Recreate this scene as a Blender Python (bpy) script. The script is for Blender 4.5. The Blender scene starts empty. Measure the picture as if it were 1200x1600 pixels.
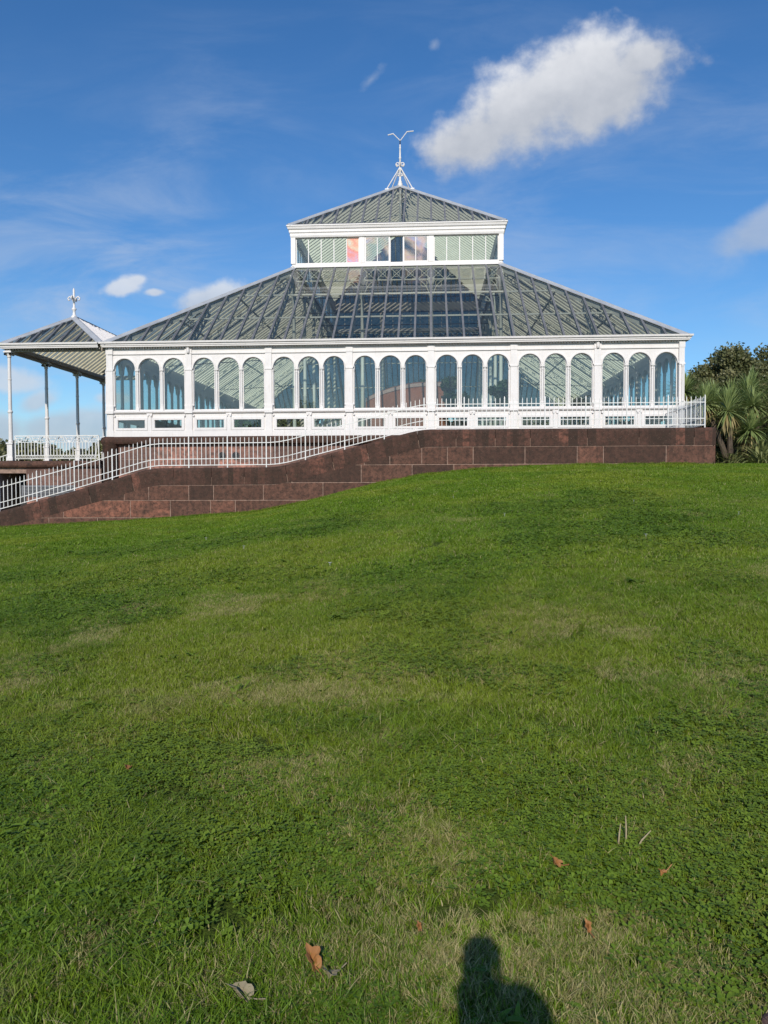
import bpy, math, random
import numpy as np
from mathutils import Vector, Matrix
R = math.radians
random.seed(7)
rng = np.random.default_rng(11)
S = bpy.context.scene
COL = S.collection

# ------------------------------------------------------------------ camera
CAMX, CAMY, CAMZ = 11.956, -29.468, 0.0
YAW, PITCH, ROLL, FPX = R(-3.2978), R(-1.9978), R(-0.1769), 1250.0
fw = Vector((math.sin(YAW)*math.cos(PITCH), math.cos(YAW)*math.cos(PITCH), math.sin(PITCH)))
rt0 = Vector((math.cos(YAW), -math.sin(YAW), 0)); up0 = rt0.cross(fw)
rt = rt0*math.cos(ROLL)+up0*math.sin(ROLL); up = -rt0*math.sin(ROLL)+up0*math.cos(ROLL)
cam = bpy.data.cameras.new('camera'); camo = bpy.data.objects.new('camera', cam); COL.objects.link(camo)
M = Matrix((rt, up, -fw)).transposed().to_4x4(); M.translation = (CAMX, CAMY, CAMZ)
camo.matrix_world = M
cam.sensor_fit = 'VERTICAL'; cam.sensor_height = 32.0; cam.lens = 32.0*FPX/1600.0
cam.clip_start = 0.03; cam.clip_end = 4000
S.camera = camo

# ------------------------------------------------------------------ exposure, sun
S.view_settings.view_transform = 'Standard'; S.view_settings.look = 'None'
S.view_settings.gamma = 1.0; S.view_settings.exposure = 0.0
SUN_AZ, SUN_EL = R(183.6), R(30.0)          # compass angle from +Y towards +X of the place the sun stands in
ld = Vector((math.sin(SUN_AZ)*math.cos(SUN_EL), math.cos(SUN_AZ)*math.cos(SUN_EL), math.sin(SUN_EL)))
sl = bpy.data.lights.new('sun', 'SUN'); sl.energy = 3.7; sl.angle = R(0.53); sl.color = (1.0, 0.94, 0.85)
so = bpy.data.objects.new('sun', sl); COL.objects.link(so)
so.rotation_euler = (-ld).to_track_quat('-Z', 'Y').to_euler(); so.location = (0, -60, 50)
S.cycles.max_bounces = 10; S.cycles.transparent_max_bounces = 40
S.cycles.diffuse_bounces = 3; S.cycles.glossy_bounces = 4
S.cycles.use_denoising = True; S.cycles.sample_clamp_indirect = 6.0

# ------------------------------------------------------------------ node helpers
class NT:
    def __init__(s, tree): s.t = tree; s.n = tree.nodes; s.l = tree.links
    def node(s, typ, **kw):
        n = s.n.new(typ)
        for k, v in kw.items(): setattr(n, k, v)
        return n
    def put(s, sock, v):
        if v is None: return
        if isinstance(v, bpy.types.NodeSocket): s.l.new(v, sock)
        else: sock.default_value = v
    def math(s, op, a, b=None, c=None, clamp=False):
        n = s.node('ShaderNodeMath', operation=op); n.use_clamp = clamp
        s.put(n.inputs[0], a); s.put(n.inputs[1], b); s.put(n.inputs[2], c); return n.outputs[0]
    def vmath(s, op, a, b=None):
        n = s.node('ShaderNodeVectorMath', operation=op); s.put(n.inputs[0], a); s.put(n.inputs[1], b)
        return n.outputs['Value'] if op in ('LENGTH', 'DOT_PRODUCT', 'DISTANCE') else n.outputs[0]
    def mix(s, f, a, b, blend='MIX'):
        n = s.node('ShaderNodeMix', data_type='RGBA', blend_type=blend)
        s.put(n.inputs[0], f); s.put(n.inputs[6], col(a)); s.put(n.inputs[7], col(b)); return n.outputs[2]
    def noise(s, vec, scale, detail=3, rough=0.5, dist=0.0, out=0):
        n = s.node('ShaderNodeTexNoise'); s.put(n.inputs['Vector'], vec)
        n.inputs['Scale'].default_value = scale; n.inputs['Detail'].default_value = detail
        n.inputs['Roughness'].default_value = rough; n.inputs['Distortion'].default_value = dist
        return n.outputs[out]
    def ramp(s, f, stops):
        n = s.node('ShaderNodeValToRGB'); s.put(n.inputs[0], f); e = n.color_ramp.elements
        while len(e) < len(stops): e.new(0.5)
        for el, (p, c) in zip(e, stops): el.position = p; el.color = col(c) if not isinstance(c, (int, float)) else (c, c, c, 1)
        return n.outputs[0]
    def smooth(s, x, a, b):
        n = s.node('ShaderNodeMapRange', interpolation_type='SMOOTHSTEP'); s.put(n.inputs[0], x)
        n.inputs[1].default_value = a; n.inputs[2].default_value = b; return n.outputs[0]
    def scale(s, vec, xyz):
        n = s.node('ShaderNodeMapping'); s.put(n.inputs[0], vec); n.inputs['Scale'].default_value = xyz; return n.outputs[0]
def col(c):
    if isinstance(c, bpy.types.NodeSocket) or c is None: return c
    return tuple(c) if len(c) == 4 else (*c, 1.0)

# ------------------------------------------------------------------ world
w = bpy.data.worlds.new('World'); S.world = w; w.use_nodes = True
N = NT(w.node_tree); N.n.clear()
sky = N.node('ShaderNodeTexSky', sky_type='NISHITA'); sky.sun_disc = False
sky.sun_elevation = SUN_EL; sky.sun_rotation = SUN_AZ
sky.altitude = 0; sky.air_density = 1.0; sky.dust_density = 0.35; sky.ozone_density = 3.0
tc = N.node('ShaderNodeTexCoord'); D = tc.outputs['Generated']
sep = N.node('ShaderNodeSeparateXYZ'); N.put(sep.inputs[0], D)
dx, dy, dz = sep.outputs
front = N.math('GREATER_THAN', dy, 0.05)
dys = N.math('MAXIMUM', dy, 0.05)
uu = N.math('DIVIDE', dx, dys); vv = N.math('DIVIDE', dz, dys)
cmb = N.node('ShaderNodeCombineXYZ'); N.put(cmb.inputs[0], uu); N.put(cmb.inputs[1], vv); P2 = cmb.outputs[0]
n1 = N.noise(P2, 11, 7, 0.56); n2 = N.noise(P2, 38, 5, 0.55)
def blob_field(blobs):
    F = None
    for (cx, cy, rx, ry, a) in blobs:
        m = N.node('ShaderNodeMapping', vector_type='TEXTURE'); N.put(m.inputs[0], P2)
        m.inputs['Location'].default_value = (cx, cy, 0); m.inputs['Rotation'].default_value = (0, 0, R(a)); m.inputs['Scale'].default_value = (rx, ry, 1)
        f = N.math('SUBTRACT', 1.0, N.vmath('LENGTH', m.outputs[0]))
        F = f if F is None else N.math('SMOOTH_MAX', F, f, 0.25)
    return F
base = sky.outputs[0]
# deepen the blue a little, as a phone camera does
hs = N.node('ShaderNodeHueSaturation'); N.put(hs.inputs['Color'], base); hs.inputs['Saturation'].default_value = 1.20; hs.inputs['Value'].default_value = 1.0
base = N.mix(1.0, hs.outputs[0], (0.80, 0.98, 1.14), 'MULTIPLY')
# high thin cirrus
rot = N.node('ShaderNodeMapping'); N.put(rot.inputs[0], P2); rot.inputs['Rotation'].default_value = (0, 0, R(-18)); rot.inputs['Scale'].default_value = (1.6, 5.5, 1)
ci = N.noise(rot.outputs[0], 2.2, 8, 0.62, 0.6)
cib = N.noise(P2, 2.3, 3, 0.5)
cia = N.math('MULTIPLY', N.smooth(ci, 0.36, 0.80), N.smooth(cib, 0.30, 0.70))
cia = N.math('MULTIPLY', cia, N.smooth(vv, 0.75, 0.15))
base = N.mix(N.math('MULTIPLY', cia, 0.85), base, (4.6, 5.4, 6.8))
# cumulus
def cumulus(prev, blobs, amp1, amp2, e0, e1, dens, lo, hi, cy, ry, slant=0.0):
    F = blob_field(blobs)
    F = N.math('ADD', F, N.math('MULTIPLY', N.math('SUBTRACT', n1, 0.5), amp1))
    F = N.math('ADD', F, N.math('MULTIPLY', N.math('SUBTRACT', n2, 0.5), amp2))
    a = N.math('MULTIPLY', N.smooth(F, e0, e1), dens)
    a = N.math('MULTIPLY', a, front)
    # sunlit top, grey underside, billows
    h = N.math('SUBTRACT', vv, N.math('MULTIPLY', uu, slant))
    t = N.smooth(N.math('ADD', N.math('DIVIDE', N.math('SUBTRACT', h, cy), ry), N.math('MULTIPLY', N.math('SUBTRACT', n1, 0.5), 1.8)), -1.0, 1.0)
    t = N.math('ADD', N.math('MULTIPLY', t, 0.75), N.math('MULTIPLY', N.math('SUBTRACT', n2, 0.4), 0.5), clamp=True)
    c = N.mix(t, lo, hi)
    return N.mix(a, prev, c)
LO, HI = (4.7, 5.0, 5.6), (8.1, 8.2, 8.5)
base = cumulus(base, [(0.185, 0.505, .10, .060, 10), (0.255, 0.513, .062, .034, 12), (0.12, 0.460, .13, .068, 25), (0.055, 0.422, .095, .045, 22), (0.21, 0.470, .13, .055, 25)],
               0.95, 0.65, 0.0, 0.62, 0.97, LO, HI, 0.436, 0.05, 0.36)
base = cumulus(base, [(0.42, 0.315, .09, .033, 25)], 0.7, 0.3, 0.0, 0.5, 0.55, (4.3, 4.8, 5.6), (5.4, 5.8, 6.6), 0.31, 0.03)
base = cumulus(base, [(-0.388, 0.250, .038, .014, 8), (-0.37, 0.257, .018, .010, 8), (-0.27, 0.237, .058, .021, 12), (-0.345, 0.243, .018, .007, 0)], 1.0, 0.8, 0.0, 0.55, 0.8, (4.6, 5.1, 5.9), (7.3, 7.6, 8.1), 0.235, 0.02)
base = cumulus(base, [(-0.072, 0.497, .030, .010, 48), (0.006, 0.537, .012, .009, 60)], 1.1, 1.6, 0.1, 1.2, 0.32, (5, 5.6, 6.4), (6.2, 6.6, 7.2), 0.53, 0.02)
base = cumulus(base, [(-0.54, 0.135, .075, .022, -8), (-0.50, 0.108, .035, .018, 20), (-0.45, 0.075, .12, .030, 4), (-0.40, 0.11, .03, .010, 0), (-0.56, 0.07, .06, .03, 0), (-0.40, 0.055, .10, .02, 0)],
               0.8, 0.4, 0.0, 0.6, 0.72, (3.9, 4.5, 5.5), (6.6, 6.9, 7.4), 0.10, 0.03)
bg = N.node('ShaderNodeBackground'); N.put(bg.inputs[0], base); bg.inputs[1].default_value = 0.108
out = N.node('ShaderNodeOutputWorld'); N.l.new(bg.outputs[0], out.inputs[0])

# ------------------------------------------------------------------ materials
def new_mat(name):
    m = bpy.data.materials.new(name); m.use_nodes = True; t = NT(m.node_tree)
    return m, t, t.n['Principled BSDF']
def geo_pos(t): return t.node('ShaderNodeNewGeometry').outputs['Position']
def bump(t, p, h, strength, dist):
    b = t.node('ShaderNodeBump'); b.inputs['Strength'].default_value = strength; b.inputs['Distance'].default_value = dist
    t.put(b.inputs['Height'], h); t.l.new(b.outputs[0], p.inputs['Normal'])
def paint(name, c, c2, rough=0.45, rust=0.0, spec=0.5):
    m, t, p = new_mat(name); P = geo_pos(t)
    f = t.noise(P, 1.7, 5, 0.6); g = t.noise(P, 14, 4, 0.6)
    k = t.mix(t.smooth(f, 0.35, 0.75), c, c2)
    st = t.noise(t.scale(P, (6, 6, 0.7)), 3.0, 4, 0.6)
    k = t.mix(t.math('MULTIPLY', t.smooth(st, 0.50, 0.76), 0.38), k, (c2[0]*.72, c2[1]*.68, c2[2]*.62))
    if rust: k = t.mix(t.math('MULTIPLY', t.smooth(g, 0.62, 0.72), rust), k, (0.35, 0.15, 0.05))
    t.put(p.inputs['Base Color'], k); p.inputs['Roughness'].default_value = rough
    bump(t, p, g, 0.15, 0.004); return m
M_white = paint('white_paint', (0.78, 0.735, 0.70), (0.72, 0.68, 0.65))
M_rail = paint('railing_paint', (0.80, 0.79, 0.76), (0.68, 0.66, 0.60), 0.4, 0.10)
M_rust = paint('rusty_railing_paint', (0.80, 0.79, 0.76), (0.66, 0.63, 0.55), 0.5, 0.75)
M_cream = paint('pale_green_paint', (0.82, 0.85, 0.77), (0.72, 0.76, 0.68))
M_soff = paint('cream_paint', (0.72, 0.68, 0.55), (0.62, 0.58, 0.46))
M_lead = paint('lead_sheet', (0.42, 0.43, 0.45), (0.32, 0.33, 0.35), 0.55)
M_bar = paint('lead_glazing_bar', (0.21, 0.21, 0.215), (0.14, 0.14, 0.15), 0.5)
M_dark = paint('dark_metal', (0.03, 0.03, 0.035), (0.05, 0.05, 0.05), 0.5)
M_beam = paint('weathered_beam_paint', (0.42, 0.36, 0.30), (0.30, 0.25, 0.21), 0.6)

def glass(name, tint, k=1.0, dirt=0.04, dirtc=(0.5, 0.52, 0.5)):
    m, t, p = new_mat(name); t.n.remove(p); P = geo_pos(t)
    lw = t.node('ShaderNodeLayerWeight'); lw.inputs['Blend'].default_value = 0.5
    g = t.node('ShaderNodeNewGeometry')
    dot = t.math('ABSOLUTE', t.vmath('DOT_PRODUCT', g.outputs['Incoming'], g.outputs['True Normal']))
    f = t.math('POWER', t.math('SUBTRACT', 1.0, dot, clamp=True), 5.0)
    f = t.math('MULTIPLY_ADD', f, 0.92, 0.075*k, clamp=True)
    tr = t.node('ShaderNodeBsdfTransparent'); tr.inputs[0].default_value = (*tint, 1)
    gl = t.node('ShaderNodeBsdfGlossy'); gl.inputs['Roughness'].default_value = 0.0; gl.inputs[0].default_value = (0.95, 0.97, 1, 1)
    b = t.node('ShaderNodeBump'); b.inputs['Strength'].default_value = 0.25; b.inputs['Distance'].default_value = 0.01
    t.put(b.inputs['Height'], t.noise(P, 1.4, 2, 0.5)); t.l.new(b.outputs[0], gl.inputs['Normal'])
    mx = t.node('ShaderNodeMixShader'); t.put(mx.inputs[0], f); t.l.new(tr.outputs[0], mx.inputs[1]); t.l.new(gl.outputs[0], mx.inputs[2])
    df = t.node('ShaderNodeBsdfDiffuse'); df.inputs[0].default_value = (*dirtc, 1)
    m2 = t.node('ShaderNodeMixShader')
    t.put(m2.inputs[0], t.math('MULTIPLY', t.smooth(t.noise(t.scale(P, (3, 3, 1)), 1.6, 5, 0.65), 0.3, 0.8), dirt))
    t.l.new(mx.outputs[0], m2.inputs[1]); t.l.new(df.outputs[0], m2.inputs[2])
    t.l.new(m2.outputs[0], t.n['Material Output'].inputs[0]); return m
M_glass = glass('window_glass', (0.80, 0.88, 0.83), 0.9, 0.07, (0.42, 0.46, 0.43))
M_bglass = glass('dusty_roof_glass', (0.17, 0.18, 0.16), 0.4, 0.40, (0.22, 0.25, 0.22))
M_sglass = glass('side_roof_glass', (0.80, 0.78, 0.68), 0.4, 0.14, (0.30, 0.31, 0.27))
M_rglass = glass('roof_glass', (0.59, 0.60, 0.575), 0.55, 0.08, (0.30, 0.30, 0.29))
M_lglass = glass('lantern_glass', (0.82, 0.90, 0.86), 0.8, 0.06)
def sheen(name, amt, seed, cov, soft=0):  # iridescent pane reflections painted in as a noise-coloured diffuse layer
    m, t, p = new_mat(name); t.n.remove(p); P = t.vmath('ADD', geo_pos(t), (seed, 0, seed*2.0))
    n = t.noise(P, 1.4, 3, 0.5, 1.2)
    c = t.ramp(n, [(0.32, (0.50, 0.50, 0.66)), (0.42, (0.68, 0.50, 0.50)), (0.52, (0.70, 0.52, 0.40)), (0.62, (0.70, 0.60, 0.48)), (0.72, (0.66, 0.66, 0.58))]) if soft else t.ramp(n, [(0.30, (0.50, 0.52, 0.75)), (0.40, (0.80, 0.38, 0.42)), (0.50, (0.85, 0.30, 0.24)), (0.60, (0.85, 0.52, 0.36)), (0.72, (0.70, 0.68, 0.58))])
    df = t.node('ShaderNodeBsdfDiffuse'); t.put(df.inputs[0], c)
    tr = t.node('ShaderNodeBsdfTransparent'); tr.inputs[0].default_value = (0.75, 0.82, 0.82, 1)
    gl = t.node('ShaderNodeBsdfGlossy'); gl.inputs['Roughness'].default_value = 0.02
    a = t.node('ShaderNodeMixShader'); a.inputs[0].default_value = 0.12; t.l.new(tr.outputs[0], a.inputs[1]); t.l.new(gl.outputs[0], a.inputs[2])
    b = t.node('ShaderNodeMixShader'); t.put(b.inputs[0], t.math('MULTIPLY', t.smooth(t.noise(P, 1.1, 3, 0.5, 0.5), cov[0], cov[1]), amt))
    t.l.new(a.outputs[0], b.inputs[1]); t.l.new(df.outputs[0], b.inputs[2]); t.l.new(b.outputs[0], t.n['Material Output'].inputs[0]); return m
M_sheen = sheen('painted_sheen_glass', 0.9, 3.1, (.05, .3)); M_sheen2 = sheen('painted_sheen_glass_faint', 0.72, 9.7, (.28, .58), 1)

def stone(name, a, b, dark, isl=True, moss=0.15):
    m, t, p = new_mat(name); P = geo_pos(t)
    f = t.noise(P, 2.2, 6, 0.65); g = t.noise(P, 22, 6, 0.7); s = t.noise(t.scale(P, (5, 5, 0.9)), 1.6, 6, 0.65)
    bed = t.noise(t.scale(P, (1.2, 1.2, 9)), 1.5, 4, 0.6, 0.8)
    k = t.mix(t.smooth(f, 0.35, 0.7), a, b)
    k = t.mix(t.math('MULTIPLY', t.smooth(bed, 0.45, 0.7), 0.35), k, (a[0]*1.5, a[1]*1.45, a[2]*1.4))
    if isl:
        ri = t.node('ShaderNodeNewGeometry').outputs['Random Per Island']
        k = t.mix(t.math('MULTIPLY', t.smooth(ri, 0.60, 1.0), t.smooth(t.noise(t.scale(P, (1, 1, 2.2)), 1.8, 4, 0.6), 0.35, 0.6)), k, (b[0]*2.2, b[1]*1.8, b[2]*1.65))
        k = t.mix(t.math('MULTIPLY', t.smooth(ri, 0.45, 0.0), 0.6), k, dark)
    k = t.mix(t.math('MULTIPLY', t.smooth(s, 0.44, 0.74), 0.45), k, dark)
    k = t.mix(t.math('MULTIPLY', t.smooth(t.noise(P, 7.5, 10, 0.8, 0.3), 0.40, 0.66), 0.9), k, dark)
    k = t.mix(t.math('MULTIPLY', t.smooth(t.noise(P, 5, 7, 0.75), 0.56, 0.72), 0.55), k, (dark[0]*1.9, dark[1]*2.2, dark[2]*1.6))
    k = t.mix(t.math('MULTIPLY', t.smooth(t.noise(P, 45, 2, 0.5), 0.66, 0.72), 0.5), k, (0.30, 0.24, 0.18))
    t.put(p.inputs['Base Color'], k); p.inputs['Roughness'].default_value = 0.92
    p.inputs['Specular IOR Level'].default_value = 0.2
    bump(t, p, g, 0.6, 0.012); return m
M_stone = stone('weathered_red_sandstone', (0.135, 0.067, 0.047), (0.185, 0.092, 0.064), (0.038, 0.027, 0.022))
M_stone2 = stone('cleaner_red_sandstone', (0.22, 0.125, 0.10), (0.26, 0.15, 0.12), (0.09, 0.055, 0.046))
M_cope = stone('dark_coping_sandstone', (0.080, 0.042, 0.031), (0.11, 0.056, 0.042), (0.036, 0.026, 0.020))
M_mortar = stone('lime_mortar', (0.38, 0.26, 0.20), (0.32, 0.21, 0.165), (0.17, 0.115, 0.09), False)
M_path = stone('path_paving', (0.24, 0.19, 0.15), (0.20, 0.16, 0.13), (0.12, 0.09, 0.08), False)
M_tile = stone('floor_tile', (0.10, 0.085, 0.075), (0.08, 0.07, 0.065), (0.05, 0.045, 0.04), False)

def foliage(name, c1, c2, c3, trans=0.3, rough=0.5):
    m, t, p = new_mat(name); P = geo_pos(t)
    ri = t.node('ShaderNodeNewGeometry').outputs['Random Per Island']
    k = t.mix(ri, c1, c2); k = t.mix(t.smooth(t.noise(P, 0.9, 3), 0.45, 0.7), k, c3)
    t.put(p.inputs['Base Color'], k); p.inputs['Roughness'].default_value = rough
    tl = t.node('ShaderNodeBsdfTranslucent'); t.put(tl.inputs[0], k)
    mx = t.node('ShaderNodeMixShader'); mx.inputs[0].default_value = trans
    t.l.new(p.outputs[0], mx.inputs[1]); t.l.new(tl.outputs[0], mx.inputs[2]); t.l.new(mx.outputs[0], t.n['Material Output'].inputs[0]); return m
M_oak = foliage('dark_evergreen_leaves', (0.10, 0.115, 0.042), (0.18, 0.18, 0.07), (0.26, 0.24, 0.105))
M_rust_l = foliage('autumn_leaves', (0.20, 0.10, 0.02), (0.28, 0.14, 0.03), (0.15, 0.10, 0.03))
M_cord = foliage('palm_leaves', (0.21, 0.28, 0.095), (0.30, 0.37, 0.13), (0.38, 0.42, 0.17), 0.25, 0.38)
M_deadl = foliage('dead_palm_leaves', (0.34, 0.27, 0.11), (0.42, 0.34, 0.15), (0.26, 0.20, 0.08), 0.2, 0.6)
M_flax = foliage('flax_leaves', (0.17, 0.21, 0.07), (0.28, 0.30, 0.11), (0.38, 0.37, 0.16), 0.25, 0.38)
M_in = foliage('indoor_plant_leaves', (0.05, 0.11, 0.04), (0.08, 0.15, 0.06), (0.10, 0.18, 0.07))
M_bark = stone('bark', (0.10, 0.075, 0.055), (0.13, 0.10, 0.07), (0.05, 0.04, 0.03), False)
M_leaf = foliage('fallen_leaf', (0.36, 0.16, 0.05), (0.42, 0.19, 0.06), (0.26, 0.11, 0.04), 0.15, 0.6)
M_leaf2 = foliage('pale_dead_leaf', (0.24, 0.20, 0.12), (0.30, 0.25, 0.15), (0.14, 0.10, 0.06), 0.1, 0.7)
M_twig = paint('dry_stem', (0.36, 0.29, 0.17), (0.28, 0.22, 0.13), 0.8)
M_daisy = paint('daisy_petal', (0.8, 0.8, 0.78), (0.75, 0.75, 0.7), 0.6)
M_yellow = paint('yellow_flower', (0.8, 0.65, 0.2), (0.85, 0.75, 0.35), 0.6)
M_brown = paint('brown_fabric', (0.40, 0.15, 0.085), (0.28, 0.105, 0.06), 0.8)
M_pink = paint('faded_pink_trim', (0.50, 0.36, 0.32), (0.42, 0.30, 0.27), 0.7)

# grass blades: colour follows patches on the real lawn
def grass_mat(name, kind):
    m, t, p = new_mat(name); P = geo_pos(t)
    ri = t.node('ShaderNodeNewGeometry').outputs['Random Per Island']
    big = t.noise(P, 0.35, 4, 0.6); mid = t.noise(P, 1.6, 5, 0.62, 0.4); fine = t.noise(P, 7, 3, 0.6)
    if kind == 'clover': a, b, y = (0.090, 0.165, 0.014), (0.17, 0.265, 0.025), (0.23, 0.29, 0.032)
    else: a, b, y = (0.100, 0.190, 0.010), (0.20, 0.305, 0.018), (0.29, 0.325, 0.030)
    k = t.mix(ri, a, b)
    k = t.mix(t.math('MULTIPLY', t.smooth(big, 0.42, 0.66), 0.55), k, y)
    k = t.mix(t.math('MULTIPLY', t.smooth(mid, 0.55, 0.30), 0.45), k, (a[0]*.65, a[1]*.75, a[2]*.8))
    if kind == 'grass':
        at = t.node('ShaderNodeAttribute', attribute_name='dry').outputs['Fac']
        k = t.mix(at, k, (0.46, 0.38, 0.19))
        d = t.math('MULTIPLY', t.smooth(mid, 0.56, 0.70), t.smooth(fine, 0.38, 0.62))
        k = t.mix(t.math('MULTIPLY', d, 0.55), k, (0.36, 0.31, 0.14))
    if kind == 'straw':
        k = t.mix(t.math('MULTIPLY_ADD', ri, 0.6, 0.35), k, (0.56, 0.45, 0.22))
    t.put(p.inputs['Base Color'], k); p.inputs['Roughness'].default_value = 0.5
    p.inputs['Specular IOR Level'].default_value = 0.3
    tl = t.node('ShaderNodeBsdfTranslucent'); t.put(tl.inputs[0], k)
    mx = t.node('ShaderNodeMixShader'); mx.inputs[0].default_value = 0.28
    t.l.new(p.outputs[0], mx.inputs[1]); t.l.new(tl.outputs[0], mx.inputs[2]); t.l.new(mx.outputs[0], t.n['Material Output'].inputs[0]); return m
M_grass = grass_mat('grass_blades', 'grass'); M_clover = grass_mat('clover_leaves', 'clover'); M_straw = grass_mat('dry_grass_blades', 'straw')
def soil_mat():
    m, t, p = new_mat('turf_soil'); P = geo_pos(t)
    f = t.noise(P, 3, 6, 0.65); g = t.noise(P, 60, 4, 0.7); b = t.noise(P, 0.35, 4, 0.6)
    k = t.mix(t.smooth(f, 0.35, 0.7), (0.065, 0.11, 0.014), (0.11, 0.14, 0.026))
    k = t.mix(t.math('MULTIPLY', t.smooth(b, 0.42, 0.66), 0.5), k, (0.15, 0.18, 0.03))
    k = t.mix(t.smooth(g, 0.5, 0.7), k, (0.03, 0.035, 0.012))
    t.put(p.inputs['Base Color'], k); p.inputs['Roughness'].default_value = 0.95; p.inputs['Specular IOR Level'].default_value = 0.1
    bump(t, p, g, 1.0, 0.03); return m
M_soil = soil_mat()

# ------------------------------------------------------------------ mesh builder
class MB:
    def __init__(s): s.v = []; s.f = []; s.m = []
    def add(s, vs, fs, mi=0):
        o = len(s.v); s.v += [tuple(v) for v in vs]; s.f += [tuple(i+o for i in f) for f in fs]; s.m += [mi]*len(fs); return s
    def box(s, x0, x1, y0, y1, z0, z1, mi=0):
        return s.add([(x0,y0,z0),(x1,y0,z0),(x1,y1,z0),(x0,y1,z0),(x0,y0,z1),(x1,y0,z1),(x1,y1,z1),(x0,y1,z1)],
              [(0,3,2,1),(4,5,6,7),(0,1,5,4),(1,2,6,5),(2,3,7,6),(3,0,4,7)], mi)
    def hexa(s, a, b, mi=0):        # a, b: matching rings of points joined into a closed solid
        n = len(a)
        return s.add(list(a)+list(b), [tuple(range(n))[::-1], tuple(range(n, 2*n))]+[(i, (i+1)%n, n+(i+1)%n, n+i) for i in range(n)], mi)
    def bar(s, p0, p1, side, wid, h0, h1, nrm, mi=0):   # rectangular bar from p0 to p1, width along side, from h0 to h1 along nrm
        p0, p1, side, nrm = Vector(p0), Vector(p1), Vector(side), Vector(nrm); hw = side*(wid/2)
        q = lambda p: [p-hw+nrm*h0, p+hw+nrm*h0, p+hw+nrm*h1, p-hw+nrm*h1]
        return s.hexa(q(p0), q(p1), mi)
    def tube(s, pts, r, n=6, mi=0, closed=False):
        pts = [Vector(p) for p in pts]; m = len(pts); rr = r if isinstance(r, (list, tuple)) else [r]*m
        vs = []; prev = None
        for i, p in enumerate(pts):
            d = (pts[min(i+1, m-1)]-pts[max(i-1, 0)]).normalized()
            a = prev if prev is not None else (Vector((0,0,1)) if abs(d.z) < .9 else Vector((1,0,0)))
            x = d.cross(a).normalized() if prev is None else (prev-d*prev.dot(d)).normalized()
            prev = x; y = d.cross(x)
            vs += [p+(x*math.cos(2*math.pi*k/n)+y*math.sin(2*math.pi*k/n))*rr[i] for k in range(n)]
        fs = [(i*n+k, i*n+(k+1)%n, (i+1)*n+(k+1)%n, (i+1)*n+k) for i in range(m-1) for k in range(n)]
        fs += [tuple(range(n))[::-1], tuple(range((m-1)*n, m*n))]
        return s.add(vs, fs, mi)
    def lathe(s, prof, c=(0,0,0), n=14, mi=0):
        vs = [(c[0]+r*math.cos(2*math.pi*k/n), c[1]+r*math.sin(2*math.pi*k/n), c[2]+z) for r, z in prof for k in range(n)]
        m = len(prof)
        fs = [(i*n+k, i*n+(k+1)%n, (i+1)*n+(k+1)%n, (i+1)*n+k) for i in range(m-1) for k in range(n)]
        fs += [tuple(range(n))[::-1], tuple(range((m-1)*n, m*n))]
        return s.add(vs, fs, mi)
    def ring(s, x0, y0, x1, y1, prof, mi=0):            # profile (out, z) swept round a rectangle with mitred corners
        n = len(prof); vs = []
        for cx, cy, sx, sy in ((x0,y0,-1,-1),(x1,y0,1,-1),(x1,y1,1,1),(x0,y1,-1,1)):
            vs += [(cx+sx*o, cy+sy*o, z) for o, z in prof]
        fs = [(c*n+i, ((c+1)%4)*n+i, ((c+1)%4)*n+(i+1)%n, c*n+(i+1)%n) for c in range(4) for i in range(n)]
        return s.add(vs, fs, mi)
    def sweep(s, prof, a, b, side, out, mi=0):           # closed profile (out, z) extruded straight from a to b
        a, b, out = Vector(a), Vector(b), Vector(out)
        return s.hexa([a+out*o+Vector((0,0,z)) for o, z in prof], [b+out*o+Vector((0,0,z)) for o, z in prof], mi)
    def build(s, name, mat, parent=None, smooth=False, at=None, bevel=0.0):
        org = Vector(at) if at is not None else (wloc(parent) if parent is not None else Vector((0,0,0)))
        me = bpy.data.meshes.new(name)
        me.from_pydata([(v[0]-org.x, v[1]-org.y, v[2]-org.z) for v in s.v], [], s.f)
        for mm in (mat if isinstance(mat, (list, tuple)) else [mat]): me.materials.append(mm)
        if len(me.materials) > 1: me.polygons.foreach_set('material_index', s.m)
        if smooth: me.polygons.foreach_set('use_smooth', [True]*len(me.polygons))
        me.update()
        import bmesh
        bm = bmesh.new(); bm.from_mesh(me); bmesh.ops.recalc_face_normals(bm, faces=bm.faces[:]); bm.to_mesh(me); bm.free()
        o = bpy.data.objects.new(name, me); COL.objects.link(o)
        if at is not None: o.location = org - (wloc(parent) if parent is not None else Vector((0,0,0)))
        if parent is not None: o.parent = parent
        if bevel:
            b = o.modifiers.new('bevel', 'BEVEL'); b.width = bevel; b.segments = 2; b.limit_method = 'ANGLE'
        return o
def wloc(o):
    v = Vector((0,0,0))
    while o is not None: v += o.location; o = o.parent
    return v
def tag(o, label=None, cat=None, group=None, kind=None):
    if label: o['label'] = label
    if cat: o['category'] = cat
    if group: o['group'] = group
    if kind: o['kind'] = kind
    return o
def empty(name, loc, label=None, cat=None, group=None, parent=None):
    o = bpy.data.objects.new(name, None); COL.objects.link(o); o.location = loc; o.empty_display_size = 0.3
    if parent is not None: o.parent = parent; o.location = Vector(loc)-wloc(parent)
    return tag(o, label, cat, group)
def inst(name, me, parent, loc, rz=0.0):
    o = bpy.data.objects.new(name, me); COL.objects.link(o); o.location = loc; o.rotation_euler = (0, 0, rz); o.parent = parent; return o
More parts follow.
